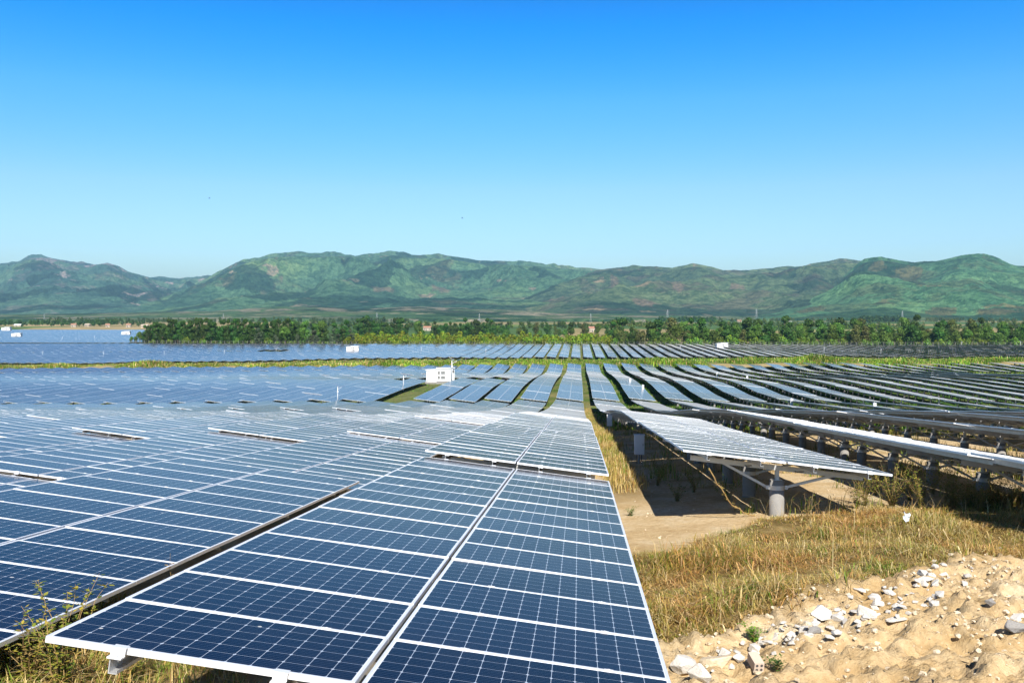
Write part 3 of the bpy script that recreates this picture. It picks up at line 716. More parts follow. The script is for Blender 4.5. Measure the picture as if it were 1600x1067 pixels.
# the canal bank behind the first field
x = rng.uniform(-260, 210, 46000); y = np.where(rng.uniform(0, 1, len(x)) < .38, bank_c(x) + rng.normal(-1.0, 3.2, len(x)), 283 + 119*rng.uniform(0, 1, len(x))**1.3)
pt_ = perlin(x/16., y/9.)
keep = (pt_ > -.38 + .22*np.sin(x/37.)) & (y < 400); x, y, pt_ = x[keep], y[keep], pt_[keep]
X, Y = clump(x, y, 4, .35); P4 = np.repeat(pt_, 4)
Tt = np.where((rng.uniform(0, 1, len(X)) < .2 + .25*(X < -60))[:, None], DRY[rng.integers(0, 7, len(X))], GRN[rng.integers(0, 5, len(X))]*np.array([.90, 1.2, .8]))*rng.uniform(.6, 1.35, len(X))[:, None]*(.75 + .7*np.clip(perlin(X/9., Y/14.) + .3, 0, 1))[:, None]
cover('bank_reeds', X, Y, (.35 + (1.7 + .7*(X > 20))*np.clip(P4 + .2, 0, 1)*np.clip(1.3 - np.abs(Y - 292)/40, .4, 1))*rng.uniform(.6, 1.3, len(X)), rng.uniform(.16, .32, len(X)), Tt, 'bright green reeds along the canal bank behind the first field', 'reeds', .6)
x = rng.uniform(98, 142, 2400); y = 232 + rng.normal(0, 6, len(x))
X, Y = clump(x, y, 4, .3)
cover('bank_reeds', X, Y, rng.uniform(.6, 1.7, len(X)), rng.uniform(.10, .18, len(X)), GRN[rng.integers(0, 5, len(X))]*1.3*rng.uniform(.7, 1.2, len(X))[:, None], 'bright green reed patch between the rows at the right edge', 'reeds', .6)

# ------------------------------------------------------------------ rubble, clods
def rock_mesh(seed, name, m, flat=.6, sub=True):
    random.seed(seed); bm = bmesh.new()
    for i in range(16):
        v = Vector((random.gauss(0, 1), random.gauss(0, 1), random.gauss(0, 1))).normalized()*random.uniform(.75, 1.0)
        bm.verts.new((v.x, v.y*random.uniform(.7, .85), v.z*flat))
    g_ = bmesh.ops.convex_hull(bm, input=bm.verts)
    bmesh.ops.delete(bm, geom=[e for e in g_['geom_interior'] if isinstance(e, bmesh.types.BMVert)], context='VERTS')
    bmesh.ops.bevel(bm, geom=bm.edges[:], offset=.03, segments=1, affect='EDGES')
    bmesh.ops.triangulate(bm, faces=bm.faces[:])
    bmesh.ops.subdivide_edges(bm, edges=[e for e in bm.edges if e.calc_length() > .25], cuts=1, use_grid_fill=True)
    for v in bm.verts:
        v.co += v.co.normalized()*.05*float(perlin(v.co.x*3 + seed, v.co.y*3 + v.co.z*2))
    me = bpy.data.meshes.new(name); bm.to_mesh(me); bm.free(); me.materials.append(m); return me
ROCKS = [rock_mesh(i, 'rubble_chunk', M_PLASTER, random.choice((.35, .5, .7))) for i in range(7)]
GROCKS = [rock_mesh(20 + i, 'stone', M_STONE, .6) for i in range(3)]
M_CLOD = simple('sandy_clod', (.68, .53, .34), (.84, .73, .54), 6, .95, 0, .6, .03)
CLODS = [rock_mesh(40 + i, 'soil_clod', M_CLOD, .65) for i in range(3)]
def put_rock(me, px, py, size, label, cat, group=None, sink=.5, name=None):
    X_, Y_ = on_ground(px, py); o = inst(name or me.name.split('.')[0], me, None, (X_, Y_, gz(X_, Y_) + size*.5*(.6 - sink)))
    o.scale = (size/2*random.uniform(.9, 1.25), size/2*random.uniform(.8, 1.1), size/2*random.uniform(.8, 1.1)); o.rotation_euler = (random.uniform(-.25, .25), random.uniform(-.25, .25), random.uniform(0, 6.3))
    return tag(o, label, cat, group)
random.seed(3)
put_rock(ROCKS[0], 1068, 1052, .34, 'large white plaster chunk against the right edge of the nearest table', 'rubble')
put_rock(CLODS[0], 1118, 1036, .42, 'big rounded sandy clod beside the white chunk at the table edge', 'soil clod')
put_rock(ROCKS[1], 1092, 1062, .26, 'white plaster chunk in front of the big sandy clod', 'rubble')
put_rock(ROCKS[2], 1288, 966, .36, 'long flat white slab piece at the lower rim of the dry grass', 'rubble')
put_rock(ROCKS[3], 1352, 958, .30, 'flat white slab piece right of the longest slab', 'rubble')
put_rock(ROCKS[4], 1446, 908, .24, 'white angular chunk at the top of the rubble pile below the grass', 'rubble')
put_rock(ROCKS[5], 1398, 978, .22, 'small white chunk lying alone on sandy ground', 'rubble')
put_rock(GROCKS[0], 1549, 950, .20, 'small dark grey stone lying on the bare sand', 'stone')
put_rock(GROCKS[1], 1585, 990, .26, 'leaning grey brown stone at the right edge of the sand', 'stone')
put_rock(ROCKS[6], 1590, 968, .22, 'white chunk with grey shadow side behind the leaning stone', 'rubble')
put_rock(GROCKS[2], 1272, 987, .16, 'dark stone among white rubble below the grass rim', 'stone')
put_rock(ROCKS[2], 1562, 858, .16, 'pale stone at the upper right edge of the dry grass', 'rubble')
random.seed(11)
LBL = 'small white rubble piece scattered along the rim of the dry grass'
for i in range(120):
    t = random.random(); pxp = 1150 + 360*t + random.gauss(0, 22); pyp = np.interp(pxp, [1050, 1180, 1290, 1400, 1500, 1600], [1045, 1010, 975, 935, 895, 870]) + random.gauss(5, 15)
    put_rock(random.choice(ROCKS), pxp, pyp, random.choice((.05, .06, .08, .1, .13, .17)), LBL, 'rubble', 'small white rubble along the grass rim')
# hollow clay brick lying with its four holes towards the camera
bx, by = on_ground(1180, 1045)
hb = tag(empty('hollow_brick', (bx, by, gz(bx, by) + .0), R(14)), 'pale hollow clay brick with four round holes lying in the sand', 'brick')
bmx = MB(); bmx.box((0, 0, .045), (.045, .09, .045)); bo = bmx.build('brick_body', M_CLAY, hb)
for sx in (-1, 1):
    for sz in (-1, 1):
        q = MB(); q.tube([(sx*.021, -.0915, .045 + sz*.021), (sx*.021, -.07, .045 + sz*.021)], .0125, 10); q.build('hole', M_DARK, hb)
hb.rotation_euler = (R(14), 0, R(10))
# crumbled soil, too much to count
vv, ff, o = [], [], 0
cm = [np.array([v.co[:] for v in m_.vertices]) for m_ in CLODS]; ct_ = [np.array([p.vertices[:] for p in m_.polygons if len(p.vertices) == 3]) for m_ in CLODS]
x, y = scatter((.9, 11), (7.5, 20), 30000, lambda x, y: dirt_w(x, y)*np.clip(.35 + 1.2*perlin(x*.9, y*.9), .1, 1))
xb, yb = scatter((1.2, 16), (17, 42), 7000, lambda x, y: np.clip(.25 + perlin(x*.5, y*.5), .03, 1)); x = np.concatenate([x, xb]); y = np.concatenate([y, yb])
z = ground(x, y)
S_ = .008 + .042*rng.random(len(x))**4; A_ = rng.uniform(0, 6.28, len(x))
for j in range(3):
    q = np.arange(j, len(x), 3); ca, sa = np.cos(A_[q])[:, None], np.sin(A_[q])[:, None]; cj = cm[j][None]*S_[q][:, None, None]
    P_ = np.stack([cj[..., 0]*ca - cj[..., 1]*sa + x[q][:, None], cj[..., 0]*sa + cj[..., 1]*ca + y[q][:, None], cj[..., 2] + (z[q] + S_[q]*.25)[:, None]], -1)
    vv.append(P_.reshape(-1, 3)); ff.append((ct_[j][None] + (np.arange(len(q))*len(cm[j]))[:, None, None]).reshape(-1, 3) + o); o += len(q)*len(cm[j])
tag(link(bpy.data.objects.new('soil_crumbs', mesh_np('soil_crumbs', np.concatenate(vv), np.concatenate(ff), M_CLOD))), 'crumbled sandy soil strewn over the bare bank', 'soil', None, 'stuff')
# scrap of plastic caught in the grass
sx_, sy_ = on_ground(1415, 832); n_ = 9
uu, ww = np.meshgrid(np.linspace(-1, 1, n_), np.linspace(-1, 1, n_)); hh = .06*fbm(uu*1.7 + 3, ww*1.7, 3)
Vp = np.stack([uu*.06, hh*.8 + .02*ww, ww*.06 + .05*np.abs(uu)], -1).reshape(-1, 3); ii = np.arange(81).reshape(9, 9)
pm = mesh_np('plastic_scrap', np.concatenate([Vp, Vp + (0, .003, 0)]), np.concatenate([np.stack([ii[:-1, :-1], ii[:-1, 1:], ii[1:, 1:], ii[1:, :-1]], -1).reshape(-1, 4), 81 + np.stack([ii[:-1, :-1], ii[1:, :-1], ii[1:, 1:], ii[:-1, 1:]], -1).reshape(-1, 4)]), M_FILM, None, True)
tag(inst('plastic_scrap', pm, None, (sx_, sy_, gz(sx_, sy_) + .24), (.3, .2, .4)), 'crumpled pale blue plastic scrap caught in the dry grass', 'litter')

# ------------------------------------------------------------------ weeds
def weed_meshes(seed, h, stems, leafy, spread, tints):
    random.seed(seed); b = MB(); LV, LC = [], []
    for s in range(stems):
        a = random.uniform(0, 6.28); ln = random.uniform(.2, 1)*spread; hh = h*random.uniform(.55, 1)
        pts = [Vector((0, 0, 0))]; dx, dy = math.cos(a)*ln, math.sin(a)*ln
        for i in range(1, 7):
            t = i/6; pts.append(Vector((dx*t**1.4 + random.gauss(0, .012), dy*t**1.4 + random.gauss(0, .012), hh*t*(1 - .12*t*ln/max(.05, h)))))
        r0 = .0035 + .002*h
        b.tube(pts, [r0*(1 - .75*i/6) for i in range(7)], 5)
        for i in range(1, 7):
            for _ in range(leafy):
                t = random.random(); p = pts[i-1].lerp(pts[i], t); az = random.uniform(0, 6.28); L_ = random.uniform(.025, .065)*(.6 + .4*h); up = random.uniform(-.2, .7)
                d = Vector((math.cos(az), math.sin(az), up)).normalized(); sd_ = d.cross(Vector((0, 0, 1))).normalized()*L_*.3
                q = p + d*.015 
                LV += [q, q + d*L_*.5 + sd_, q + d*L_, q + d*L_*.5 - sd_]; LC += [random.choice(tints)]*4
    st = b.mesh('stem', M_DRY)
    nq = len(LV)//4
    lf = mesh_np('leaves', np.array([v[:] for v in LV]), np.arange(nq*4).reshape(-1, 4), M_GRASS, np.array(LC)) if nq else None
    return st, lf
def weed(name, px, py, h, seed, stems, leafy, spread, tints, label, cat='weed', group=None, pos=None):
    x_, y_ = pos if pos else on_ground(px, py)
    t = tag(empty(name, (x_, y_, gz(x_, y_) - .01)), label, cat, group)
    st, lf = weed_meshes(seed, h, stems, leafy, spread, tints)
    inst('stem', st, t)
    if lf: inst('leaves', lf, t)
    return t
YG = [(.22, .26, .03), (.30, .30, .05), (.14, .20, .025), (.42, .34, .05)]
BR = [(.30, .19, .07), (.40, .28, .10), (.22, .16, .05)]
weed('leafy_weed', 0, 0, 1.0, 1, 14, 10, .42, YG, 'yellow green leafy weed in front of the left table, lower left corner', pos=(-4.15, 7.15))
weed('leafy_weed', 0, 0, .75, 2, 12, 9, .38, YG + BR, 'browner leafy weed at the left picture edge, beside the taller one', pos=(-4.55, 7.4))
weed('leafy_weed', 0, 0, .7, 12, 9, 6, .3, YG + BR, 'low weed between the left table and the nearest table corner', pos=(-3.95, 7.8))
weed('dry_stalk', 0, 0, 1.5, 3, 1, 5, .05, BR, 'single tall dry stalk rising from the gap left of the nearest table', pos=(-4.32, 9.55))
weed('dry_stalk', 0, 0, .9, 4, 2, 2, .10, BR, 'short dry stalk in the gap behind the single tall stalk', pos=(-4.3, 10.6))
pp_ = on_ground(1180, 800)
for i, (px_, py_, h_, sd_) in enumerate([(1352, 790, 1.0, 5), (1395, 795, 1.25, 6), (1440, 795, .95, 7), (1490, 790, 1.1, 8), (1535, 795, .9, 9), (1585, 790, 1.15, 10)]):
    weed('branchy_weed', px_, py_, h_, sd_, 14, 8, .65, YG[:3] + YG + BR, ['sparse branchy weed below the low corner of the table over dry grass', 'tallest branchy weed on the grass crest under the second right row', 'branchy weed second right of the tallest crest weed' , 'branchy weed in the middle of the grass crest, right of centre', 'low branchy weed near the right end of the grass crest', 'leafy weed at the right picture edge on the grass crest'][i])
for i, (wx, wy, wh) in enumerate(((2.3, 22.0, .7), (2.9, 23.6, .8), (2.15, 25.5, .6), (3.4, 21.6, .6), (2.5, 28.0, .7))):
    weed('leafy_weed', 0, 0, wh, 60 + i, 12, 9, .5, YG[:3] + [(.08, .14, .02)], 'shaded leafy weed under the high edge of the table right of the dirt aisle', 'weed', 'weeds in the shade of the first right table', pos=(wx, wy))
for i in range(12):
    weed('branchy_weed', 1345 + i*22 + random.gauss(0, 6), 786 + random.gauss(0, 9), random.uniform(.5, 1.0), 80 + i, 11, 8, .55, YG[:3] + YG + BR, 'small branchy weed in the thicket on the grass crest', 'weed', 'small weeds of the crest thicket')
weed('dry_weed', 1148, 800, .55, 14, 9, 0, .12, BR, 'upright bundle of dry stalks left of the front concrete pile', 'dry weed')
weed('dry_weed', 1260, 812, .5, 15, 7, 2, .35, YG + BR, 'thin straggly weed right of the front concrete pile', 'weed')
weed('leafy_weed', 985, 806, .22, 16, 7, 6, .2, [(.07, .14, .02), (.10, .19, .03)], 'small dark green weed on sand beside the nearest table', 'weed')
weed('leafy_weed', 1178, 1000, .2, 17, 7, 6, .14, [(.16, .30, .03), (.2, .36, .04)], 'bright green weed at the lower rim of the dry grass', 'weed')
weed('leafy_weed', 1215, 1045, .15, 18, 6, 5, .14, [(.06, .12, .02), (.09, .16, .03)], 'dark green weed growing from the bare sand', 'weed')
# arching dry vine hanging from the table end
vx, vy = on_ground(1180, 806); x1, y1 = 2.55, 18.3
z1 = float(base(2.6, 18.3)) + .0
random.seed(5); pts = []
for i in range(15):
    t = i/14; pts.append((x1 + (vx - x1)*t + random.gauss(0, .015), y1 + (vy - y1)*t, z1*(1-t) + (gz(vx, vy) - .02)*t - .30*math.sin(math.pi*t)*(1 - t*.4) + random.gauss(0, .015)))
vt = tag(empty('dry_vine', (vx, vy, gz(vx, vy))), 'arching dry vine hanging from the table end to the ground left of the pile', 'vine')
vb = MB(); vb.tube([Vector(p) - Vector(vt.location) for p in pts], .013, 6); vb.build('stem', M_DRY, vt)
LV, LC = [], []
for p in pts:
    for _ in range(7):
        az = random.uniform(0, 6.28); d = Vector((math.cos(az), math.sin(az), random.uniform(-.6, .6))).normalized(); q = Vector(p) - Vector(vt.location) + Vector((random.gauss(0, .02), random.gauss(0, .02), random.gauss(0, .02))); s_ = d.cross(Vector((0, 0, 1)))*.014; L_ = random.uniform(.03, .06)
        LV += [q, q + d*L_*.5 + s_, q + d*L_, q + d*L_*.5 - s_]; LC += [random.choice([(.5, .38, .10), (.42, .30, .08), (.34, .28, .06)])]*4
inst('leaves', mesh_np('leaves', np.array([v[:] for v in LV]), np.arange(len(LV)).reshape(-1, 4), M_GRASS, np.array(LC)), vt)

# ------------------------------------------------------------------ inverter boxes under the tables
def inverter(x_, y_, s, label):
    z_ = gz(x_, y_)
    t = tag(empty('inverter_box', (x_, y_, z_)), label, 'inverter box', 'white inverter boxes on posts along the rows')
    b = MB(); b.box((0, 0, .62*s + .1), (.17, .13, .36*s)); b.box((0, 0, .62*s + .1 + .36*s + .012), (.19, .15, .012)); b.build('cabinet', M_WHITE, t)
    b = MB(); b.box((0, -.134, .64*s + .1), (.15, .004, .32*s)); d_ = b.build('door', M_WHITE, t)
    b = MB(); b.box((.12, -.142, .64*s + .1), (.008, .006, .04)); b.build('handle', M_DARK, d_)
    b = MB(); b.box((0, .16, .5*s), (.03, .03, .62*s)); b.build('post', M_STEEL, t)
    for k in range(3):
        c_ = MB(); c_.tube([(-.08 + .08*k, 0, .26*s + .12), (-.08 + .08*k, .02, .1), (-.06 + .06*k, .05, -.1)], .014, 6); c_.build('cable', M_DARK, t)
    return t
inverter(2.10, 32.6, .92, 'larger white inverter box hanging under the table right of the dirt aisle')
inverter(2.05, 62.5, 1.0, 'smaller white inverter box further back along the dirt aisle')
for i, (px_, Y_) in enumerate([(985, 180), (1005, 160), (1238, 128), (1368, 112), (1121, 232), (1168, 205)]):
    x_, y_ = px_at_y(px_, Y_)
    inverter(x_, y_, 1.5, ['tiny white inverter box beside the third right row, far block', 'tiny white inverter box on the grass strip, just nearer than its neighbour', 'tiny white inverter box amid the dark right rows, left of centre', 'tiny bluish white inverter box amid the dark rows, furthest right', 'tiny white inverter box in rows below the canal bank', 'tiny white inverter box in rows nearest the canal bank, right side'][i])

# ------------------------------------------------------------------ inverter stations
def station():
    t = empty('inverter_station', (0, 0, 0))
    b = MB(); b.box((0, 0, .15), (3.3, 1.7, .35)); b.build('base', M_CONC, t)
    b = MB(); b.box((-1.9, 0, 1.75), (1.1, 1.45, 1.25)); b.box((1.1, 0, 1.95), (1.9, 1.45, 1.35)); body = b.build('body', M_WHITE, t)
    b = MB(); b.box((-1.95, 0, 3.06), (1.22, 1.6, .06), Matrix.Rotation(R(-3), 3, 'Y')); b.box((1.1, 0, 3.37), (2.05, 1.6, .07)); b.build('roof', M_WHITE, t)
    for i, xw in enumerate((-.35, .55)):
        for zz in (1.45, 2.45):
            f = MB(); wd = .28 if i == 0 else .46
            for sx in (-1, 1): f.box((xw + sx*wd, -1.47, zz), (.03, .03, .36))
            for sz in (-1, 1): f.box((xw, -1.47, zz + sz*.36), (wd, .028, .03))
            fo = f.build('louvre', M_WHITE, t)
            p_ = MB(); p_.box((xw, -1.458, zz), (wd - .02, .012, .34)); p_.build('pane', M_DARK, fo)
            g_ = MB()
            for q in range(4): g_.box((xw, -1.475, zz - .25 + q*.17), (wd - .03, .01, .035), Matrix.Rotation(R(35), 3, 'X'))
            g_.build('slat', M_WHITE, fo)
    b = MB(); b.box((2.2, -1.462, 1.75), (.5, .015, 1.05)); d_ = b.build('door', M_WHITE, t)
    b = MB(); b.box((1.8, -1.49, 1.7), (.03, .02, .1)); b.build('handle', M_DARK, d_)
    b = MB(); b.box((-.1, -2.1, .18), (.9, .4, .18)); b.build('step', M_CONC, t)
    b = MB(); b.box((2.75, -1.55, 2.75), (.16, .10, .22)); b.build('air_unit', M_DARK, t)
    return t
st0 = station()
spots = [(688, 199, 'large white inverter station on the grass at the end of the missing row', .0, 1.0),
         (551, 475, 'white inverter station behind the canal bank, left of the scrub', .0, 1.05),
         (1128, 500, 'white inverter station behind the canal bank, right side by the wood', .0, 1.0),
         (26, 720, 'white inverter station near the left picture edge in the far field', .0, 1.2),
         (197, 800, 'white inverter station at the left end of the dark grove', .0, 1.2),
         (10, 985, 'farthest white inverter station at the top of the far left field', .0, 1.5)]
for i, (px_, Y_, lab, rz, s_) in enumerate(spots):
    o = st0 if i == 0 else copy_tree(st0)
    x_, y_ = px_at_y(px_, Y_); o.location = (x_, y_, gz(x_, y_) - .05); o.rotation_euler = (0, 0, YAW + R(4) + rz); o.scale = (s_,)*3
    tag(o, lab, 'inverter station', 'white inverter stations')

# ------------------------------------------------------------------ solar street lamps
def lamp():
    t = empty('solar_lamp_post', (0, 0, 0))
    b = MB(); b.tube([(0, 0, -.2), (0, 0, 5.2)], [.11, .075], 8); b.build('pole', M_WHITE, t, True)
    b = MB(); b.box((0, 0, .02), (.22, .22, .03)); b.build('base_plate', M_STEEL, t)
    b = MB(); b.bar((0, 0, 4.3), (1.25, -.1, 5.0), .07); b.build('arm', M_WHITE, t)
    b = MB(); b.box((1.45, -.1, 5.08), (.42, .14, .05), Matrix.Rotation(R(-14), 3, 'Y')); b.build('lamp_head', M_BLUE, t)
    b = MB(); b.box((-.15, 0, 5.45), (.75, .4, .03), Matrix.Rotation(R(38), 3, 'Y')); pn = b.build('solar_panel', M_BLUE, t)
    b = MB(); b.box((-.17, 0, 5.405), (.77, .42, .012), Matrix.Rotation(R(38), 3, 'Y')); b.build('frame', M_ALU, pn)
    b = MB(); b.box((.0, -.16, 3.7), (.16, .1, .22)); b.build('battery_box', M_WHITE, t)
    return t
lp0 = lamp()
lamps = [(527, 141, 'solar lamp post nearest the camera, in the missing row gap left of centre', 1), (630, 172, 'solar lamp post just left of the large white inverter station', 1), (706, 196, 'lamp post standing at the right corner of the large inverter station', 1.0),
         (66, 455, 'far lamp post nearest the left picture edge behind the bank', 1), (161, 452, 'second far lamp post from the left behind the bank', 1), (256, 455, 'far lamp post in front of the dark grove, left end', 1), (350, 455, 'far lamp post in front of the dark grove, middle', 1), (431, 470, 'far lamp post in front of the grove, right end', 1), (658, 470, 'far lamp post before the scrub, right of a white station', 1), (759, 455, 'far lamp post in the middle of the far field, before bright scrub', 1),
         (97, 640, 'farther lamp post in the left field, left of the grove', 1), (147, 660, 'farther lamp post in the left field, nearest the grove', 1), (1063, 470, 'far lamp post left of the right hand white station', 1), (1288, 440, 'lamp post above the green bank, right of the white station', 1), (1377, 440, 'lamp post above the green bank, far right', 1), (1503, 530, 'lamp post by the fence near the right edge', 1), (1595, 520, 'lamp post at the very right edge by the fence', 1.2)]
for i, (px_, Y_, lab, s_) in enumerate(lamps):
    o = lp0 if i == 0 else copy_tree(lp0); s_ *= 1.0 if i == 2 else .58
    x_, y_ = px_at_y(px_, Y_); o.location = (x_, y_, gz(x_, y_)); o.rotation_euler = (0, 0, R(20)); o.scale = (s_,)*3
    tag(o, lab, 'lamp post', 'solar lamp posts across the fields')

# ------------------------------------------------------------------ perimeter fence
FY = 552.0
def fence(pa, pb, label):
    (xa, ya), (xb, yb) = pa, pb; n_ = int(math.hypot(xb-xa, yb-ya)/3.0)
    t = tag(empty('perimeter_fence', (xa, ya, gz(xa, ya))), label, 'fence', 'perimeter fence along the wood')
    b = MB(); b.box((0, 0, .95), (.07, .07, 1.15)); b.bar((0, 0, 2.1), (0, -.3, 2.4), .08); pm_ = b.mesh('post', M_CONC)
    xs = np.linspace(xa, xb, n_ + 1); ys = np.linspace(ya, yb, n_ + 1); zs = ground(xs, ys)
    for i in range(n_ + 1): inst('post', pm_, t, (xs[i]-xa, ys[i]-ya, zs[i]-zs[0]))
    b = MB()
    for i in range(n_):
        for h_ in (.35, .75, 1.15, 1.55, 1.95, 2.25): b.bar((xs[i]-xa, ys[i]-ya, zs[i]-zs[0]+h_), (xs[i+1]-xa, ys[i+1]-ya, zs[i+1]-zs[0]+h_), .012)
    b.build('wire', M_STEEL, t)
fp = [px_at_y(a, FY + (b if b else 0)) for a, b in ((205, 20), (430, 6), (640, 0), (860, 0), (1090, 0), (1330, 0), (1615, 0))]
for i, lab in enumerate(['concrete post fence along the foot of the dark grove', 'concrete post fence in front of the pale bushy trees', 'concrete post fence in front of bright scrub, left of centre', 'concrete post fence in front of bright scrub, right of centre', 'concrete post fence by the white station before the wood', 'concrete post fence before the right hand wood']):
    fence(fp[i], fp[i+1], lab)

# ------------------------------------------------------------------ trees
def crown_np(seed, h, w_, base_h, nl, ls, tints, lobes=9):
    r_ = np.random.default_rng(seed); P = []
    lob = []
    for i in range(lobes):
        t = r_.uniform(0, 1); a = r_.uniform(0, 6.28); rr = w_*.5*r_.uniform(.15, .62)*(1 - .55*t)
        lob.append((math.cos(a)*rr, math.sin(a)*rr, base_h + (h - base_h)*(.12 + .8*t), w_*r_.uniform(.20, .34)*(1 - .35*t), r_.uniform(.75, 1.25)))
    per = nl//lobes; V = []; C = []
    for (lx, ly, lz, lr, br) in lob:
        d = r_.normal(0, 1, (per, 3)); d /= np.linalg.norm(d, axis=1)[:, None]
        rad = lr*r_.uniform(.55, 1.12, per)**.6
        c = np.stack([lx + d[:, 0]*rad, ly + d[:, 1]*rad, lz + d[:, 2]*rad*.85], 1)
        a1 = r_.normal(0, 1, (per, 3)); a1 /= np.linalg.norm(a1, axis=1)[:, None]
        a2 = np.cross(a1, d); a2 /= np.linalg.norm(a2, axis=1)[:, None] + 1e-6
        s = ls*r_.uniform(.6, 1.3, per)[:, None]
        V.append(np.stack([c - a1*s, c - a2*s*.7, c + a1*s, c + a2*s*.7], 1).reshape(-1, 3))
        t_ = np.array(tints)[r_.integers(0, len(tints), per)]*(br*r_.uniform(.75, 1.25, per))[:, None]
        C.append(np.repeat(t_, 4, 0))
    V = np.concatenate(V); C = np.concatenate(C); return V, C, lob
def tree_proto(seed, h, w_, base_h, nl, ls, tints, lobes=9):
    V, C, lob = crown_np(seed, h, w_, base_h, nl, ls, tints, lobes)
    cr = mesh_np('crown', V, np.arange(len(V)).reshape(-1, 4), M_LEAF, C)
    b = MB(); r0 = h*.018 + .05
    b.tube([(0, 0, -.3), (.05*h*.2, 0, base_h*.6), (0, .02*h, h*.72)], [r0, r0*.8, r0*.3], 7)
    for l_ in lob[:5]: b.tube([(0, 0, base_h*.8), (l_[0]*.5, l_[1]*.5, (base_h*.8 + l_[2])/2), l_[:3]], [r0*.5, r0*.35, r0*.15], 5)
    return cr, b.mesh('trunk', M_BARK, True)
DG = [(.028, .075, .011), (.045, .11, .015), (.075, .155, .022)]
MG = [(.065, .135, .018), (.10, .20, .026), (.15, .25, .04)]
PG = [(.075, .110, .055), (.10, .135, .070), (.055, .085, .040)]
OG = [(.11, .13, .03), (.16, .18, .05), (.075, .11, .025)]
SB = [(.16, .26, .012), (.24, .34, .018), (.10, .18, .012), (.30, .30, .025)]
PROT = {}
for kind, (hs, ws, bs, nl, ls, tn) in {'dark': (13.5, 7.6, .9, 1500, .40, DG), 'mid': (12.5, 10.5, .8, 1500, .48, MG), 'pale': (10, 8.0, .5, 1100, .42, PG), 'olive': (12.5, 9.5, 1.0, 1200, .45, OG), 'bush': (4.6, 7.5, .1, 600, .40, SB), 'deep': (14, 11, .9, 1700, .5, DG)}.items():
    PROT[kind] = [tree_proto(100 + 7*i + len(kind), hs*(1 + .12*(i-1)), ws, bs, nl, ls, tn, 9 + i*2) for i in range(3)]
TL = {'dark': ('dark green plantation tree in the dense grove on the left', 'tree', 'trees of the dark grove', 'grove_tree'),
      'mid': ('mid green broad tree in the wood beyond the fence', 'tree', 'mid green trees beyond the fence', 'broadleaf_tree'),
      'deep': ('dark green broad tree in the wood beyond the fence', 'tree', 'dark green trees beyond the fence', 'broadleaf_tree'),
      'pale': ('pale grey green bushy tree in front of the dark grove', 'tree', 'pale bushy trees beside the grove', 'bushy_tree'),
      'olive': ('olive brown thin crowned tree in the wood beyond the fence', 'tree', 'olive trees beyond the fence', 'broadleaf_tree'),
      'bush': ('bright yellow green bush in the scrub beyond the fence', 'bush', 'scrub bushes beyond the fence', 'scrub_bush')}
def plant(kind, px_, Y_, s=1.0, jit_=.18):
    x_, y_ = px_at_y(px_, Y_); lab, cat, grp, nm = TL[kind]
    t = tag(empty(nm, (x_, y_, gz(x_, y_)), random.uniform(0, 6.28)), lab, cat, grp)
    k = s*random.uniform(1 - jit_, 1 + jit_); t.scale = (k*random.uniform(.9, 1.1), k*random.uniform(.9, 1.1), k)
    cr, tr = random.choice(PROT[kind]); inst('crown', cr, t); inst('trunk', tr, t)
random.seed(21)
for rw, (yy, sp_) in enumerate(((578, 9.2), (584, 9.5), (592, 10), (602, 10), (616, 11))):    # dark grove
    p_ = 226 + rw*2.0
    while p_ < (452 if rw < 2 else 470):
        plant('dark', p_ + random.gauss(0, 1.5), yy + random.gauss(0, 1.5), 1.0 if p_ > 240 else .8, .10); p_ += sp_*random.uniform(.85, 1.15)
for p_, s_ in ((205, .35), (212, .4), (218, .5)): plant('mid', p_, 584, s_)
for p_ in np.arange(404, 548, 9.5): plant(random.choice(('pale', 'pale', 'mid', 'dark')), p_ + random.gauss(0, 3), 562 + random.gauss(0, 3), .80)
for p_ in np.arange(450, 556, 9): plant(random.choice(('dark', 'mid', 'deep')), p_ + random.gauss(0, 3), 600 + random.gauss(0, 6), .88)
for p_ in np.arange(560, 640, 7.5): plant('deep', p_, 780 + random.gauss(0, 20), 1.0)
for p_ in (577, 583, 598, 605, 612): plant('dark', p_, 700, .95)
for p_ in np.arange(680, 770, 8): plant('deep', p_, 800 + random.gauss(0, 10), .85)
for p_ in np.arange(775, 955, 9): plant(random.choice(('mid', 'olive', 'deep')), p_ + random.gauss(0, 4), 820 + random.gauss(0, 30), .75)
for p_ in (652, 655, 660): plant('mid', p_, 760, .8)
for p_ in np.arange(548, 955, 9): 
    for yy in (560, 585, 615): plant('bush', p_ + random.gauss(0, 3), yy + random.gauss(0, 5), 1.0 if yy < 600 else 1.15, .25)
for p_ in np.arange(955, 1625, 9.5): plant(random.choice(('mid', 'mid', 'deep', 'olive', 'mid')), p_ + random.gauss(0, 4), 566 + random.gauss(0, 5), .84, .30)
for p_ in np.arange(950, 1625, 13): plant(random.choice(('mid', 'deep', 'deep', 'olive')), p_ + random.gauss(0, 5), 600 + random.gauss(0, 8), .97, .28)
for p_ in np.arange(1100, 1625, 26): plant(random.choice(('mid', 'deep')), p_ + random.gauss(0, 6), 660 + random.gauss(0, 14), 1.0)
TL['shrub'] = ('low green shrub at the foot of a wood beyond the fence', 'shrub', 'shrubs at the foot of the wood', 'shrub')
PROT['shrub'] = [tree_proto(900 + 7*i, 4.2, 6.0, .1, 450, .42, MG + SB[:2], 9) for i in range(3)]
for p_ in np.arange(952, 1622, 8.5): plant('shrub', p_ + random.gauss(0, 3), 561 + random.gauss(0, 2.5), random.choice((.6, .8, 1.0, 1.25)), .2)
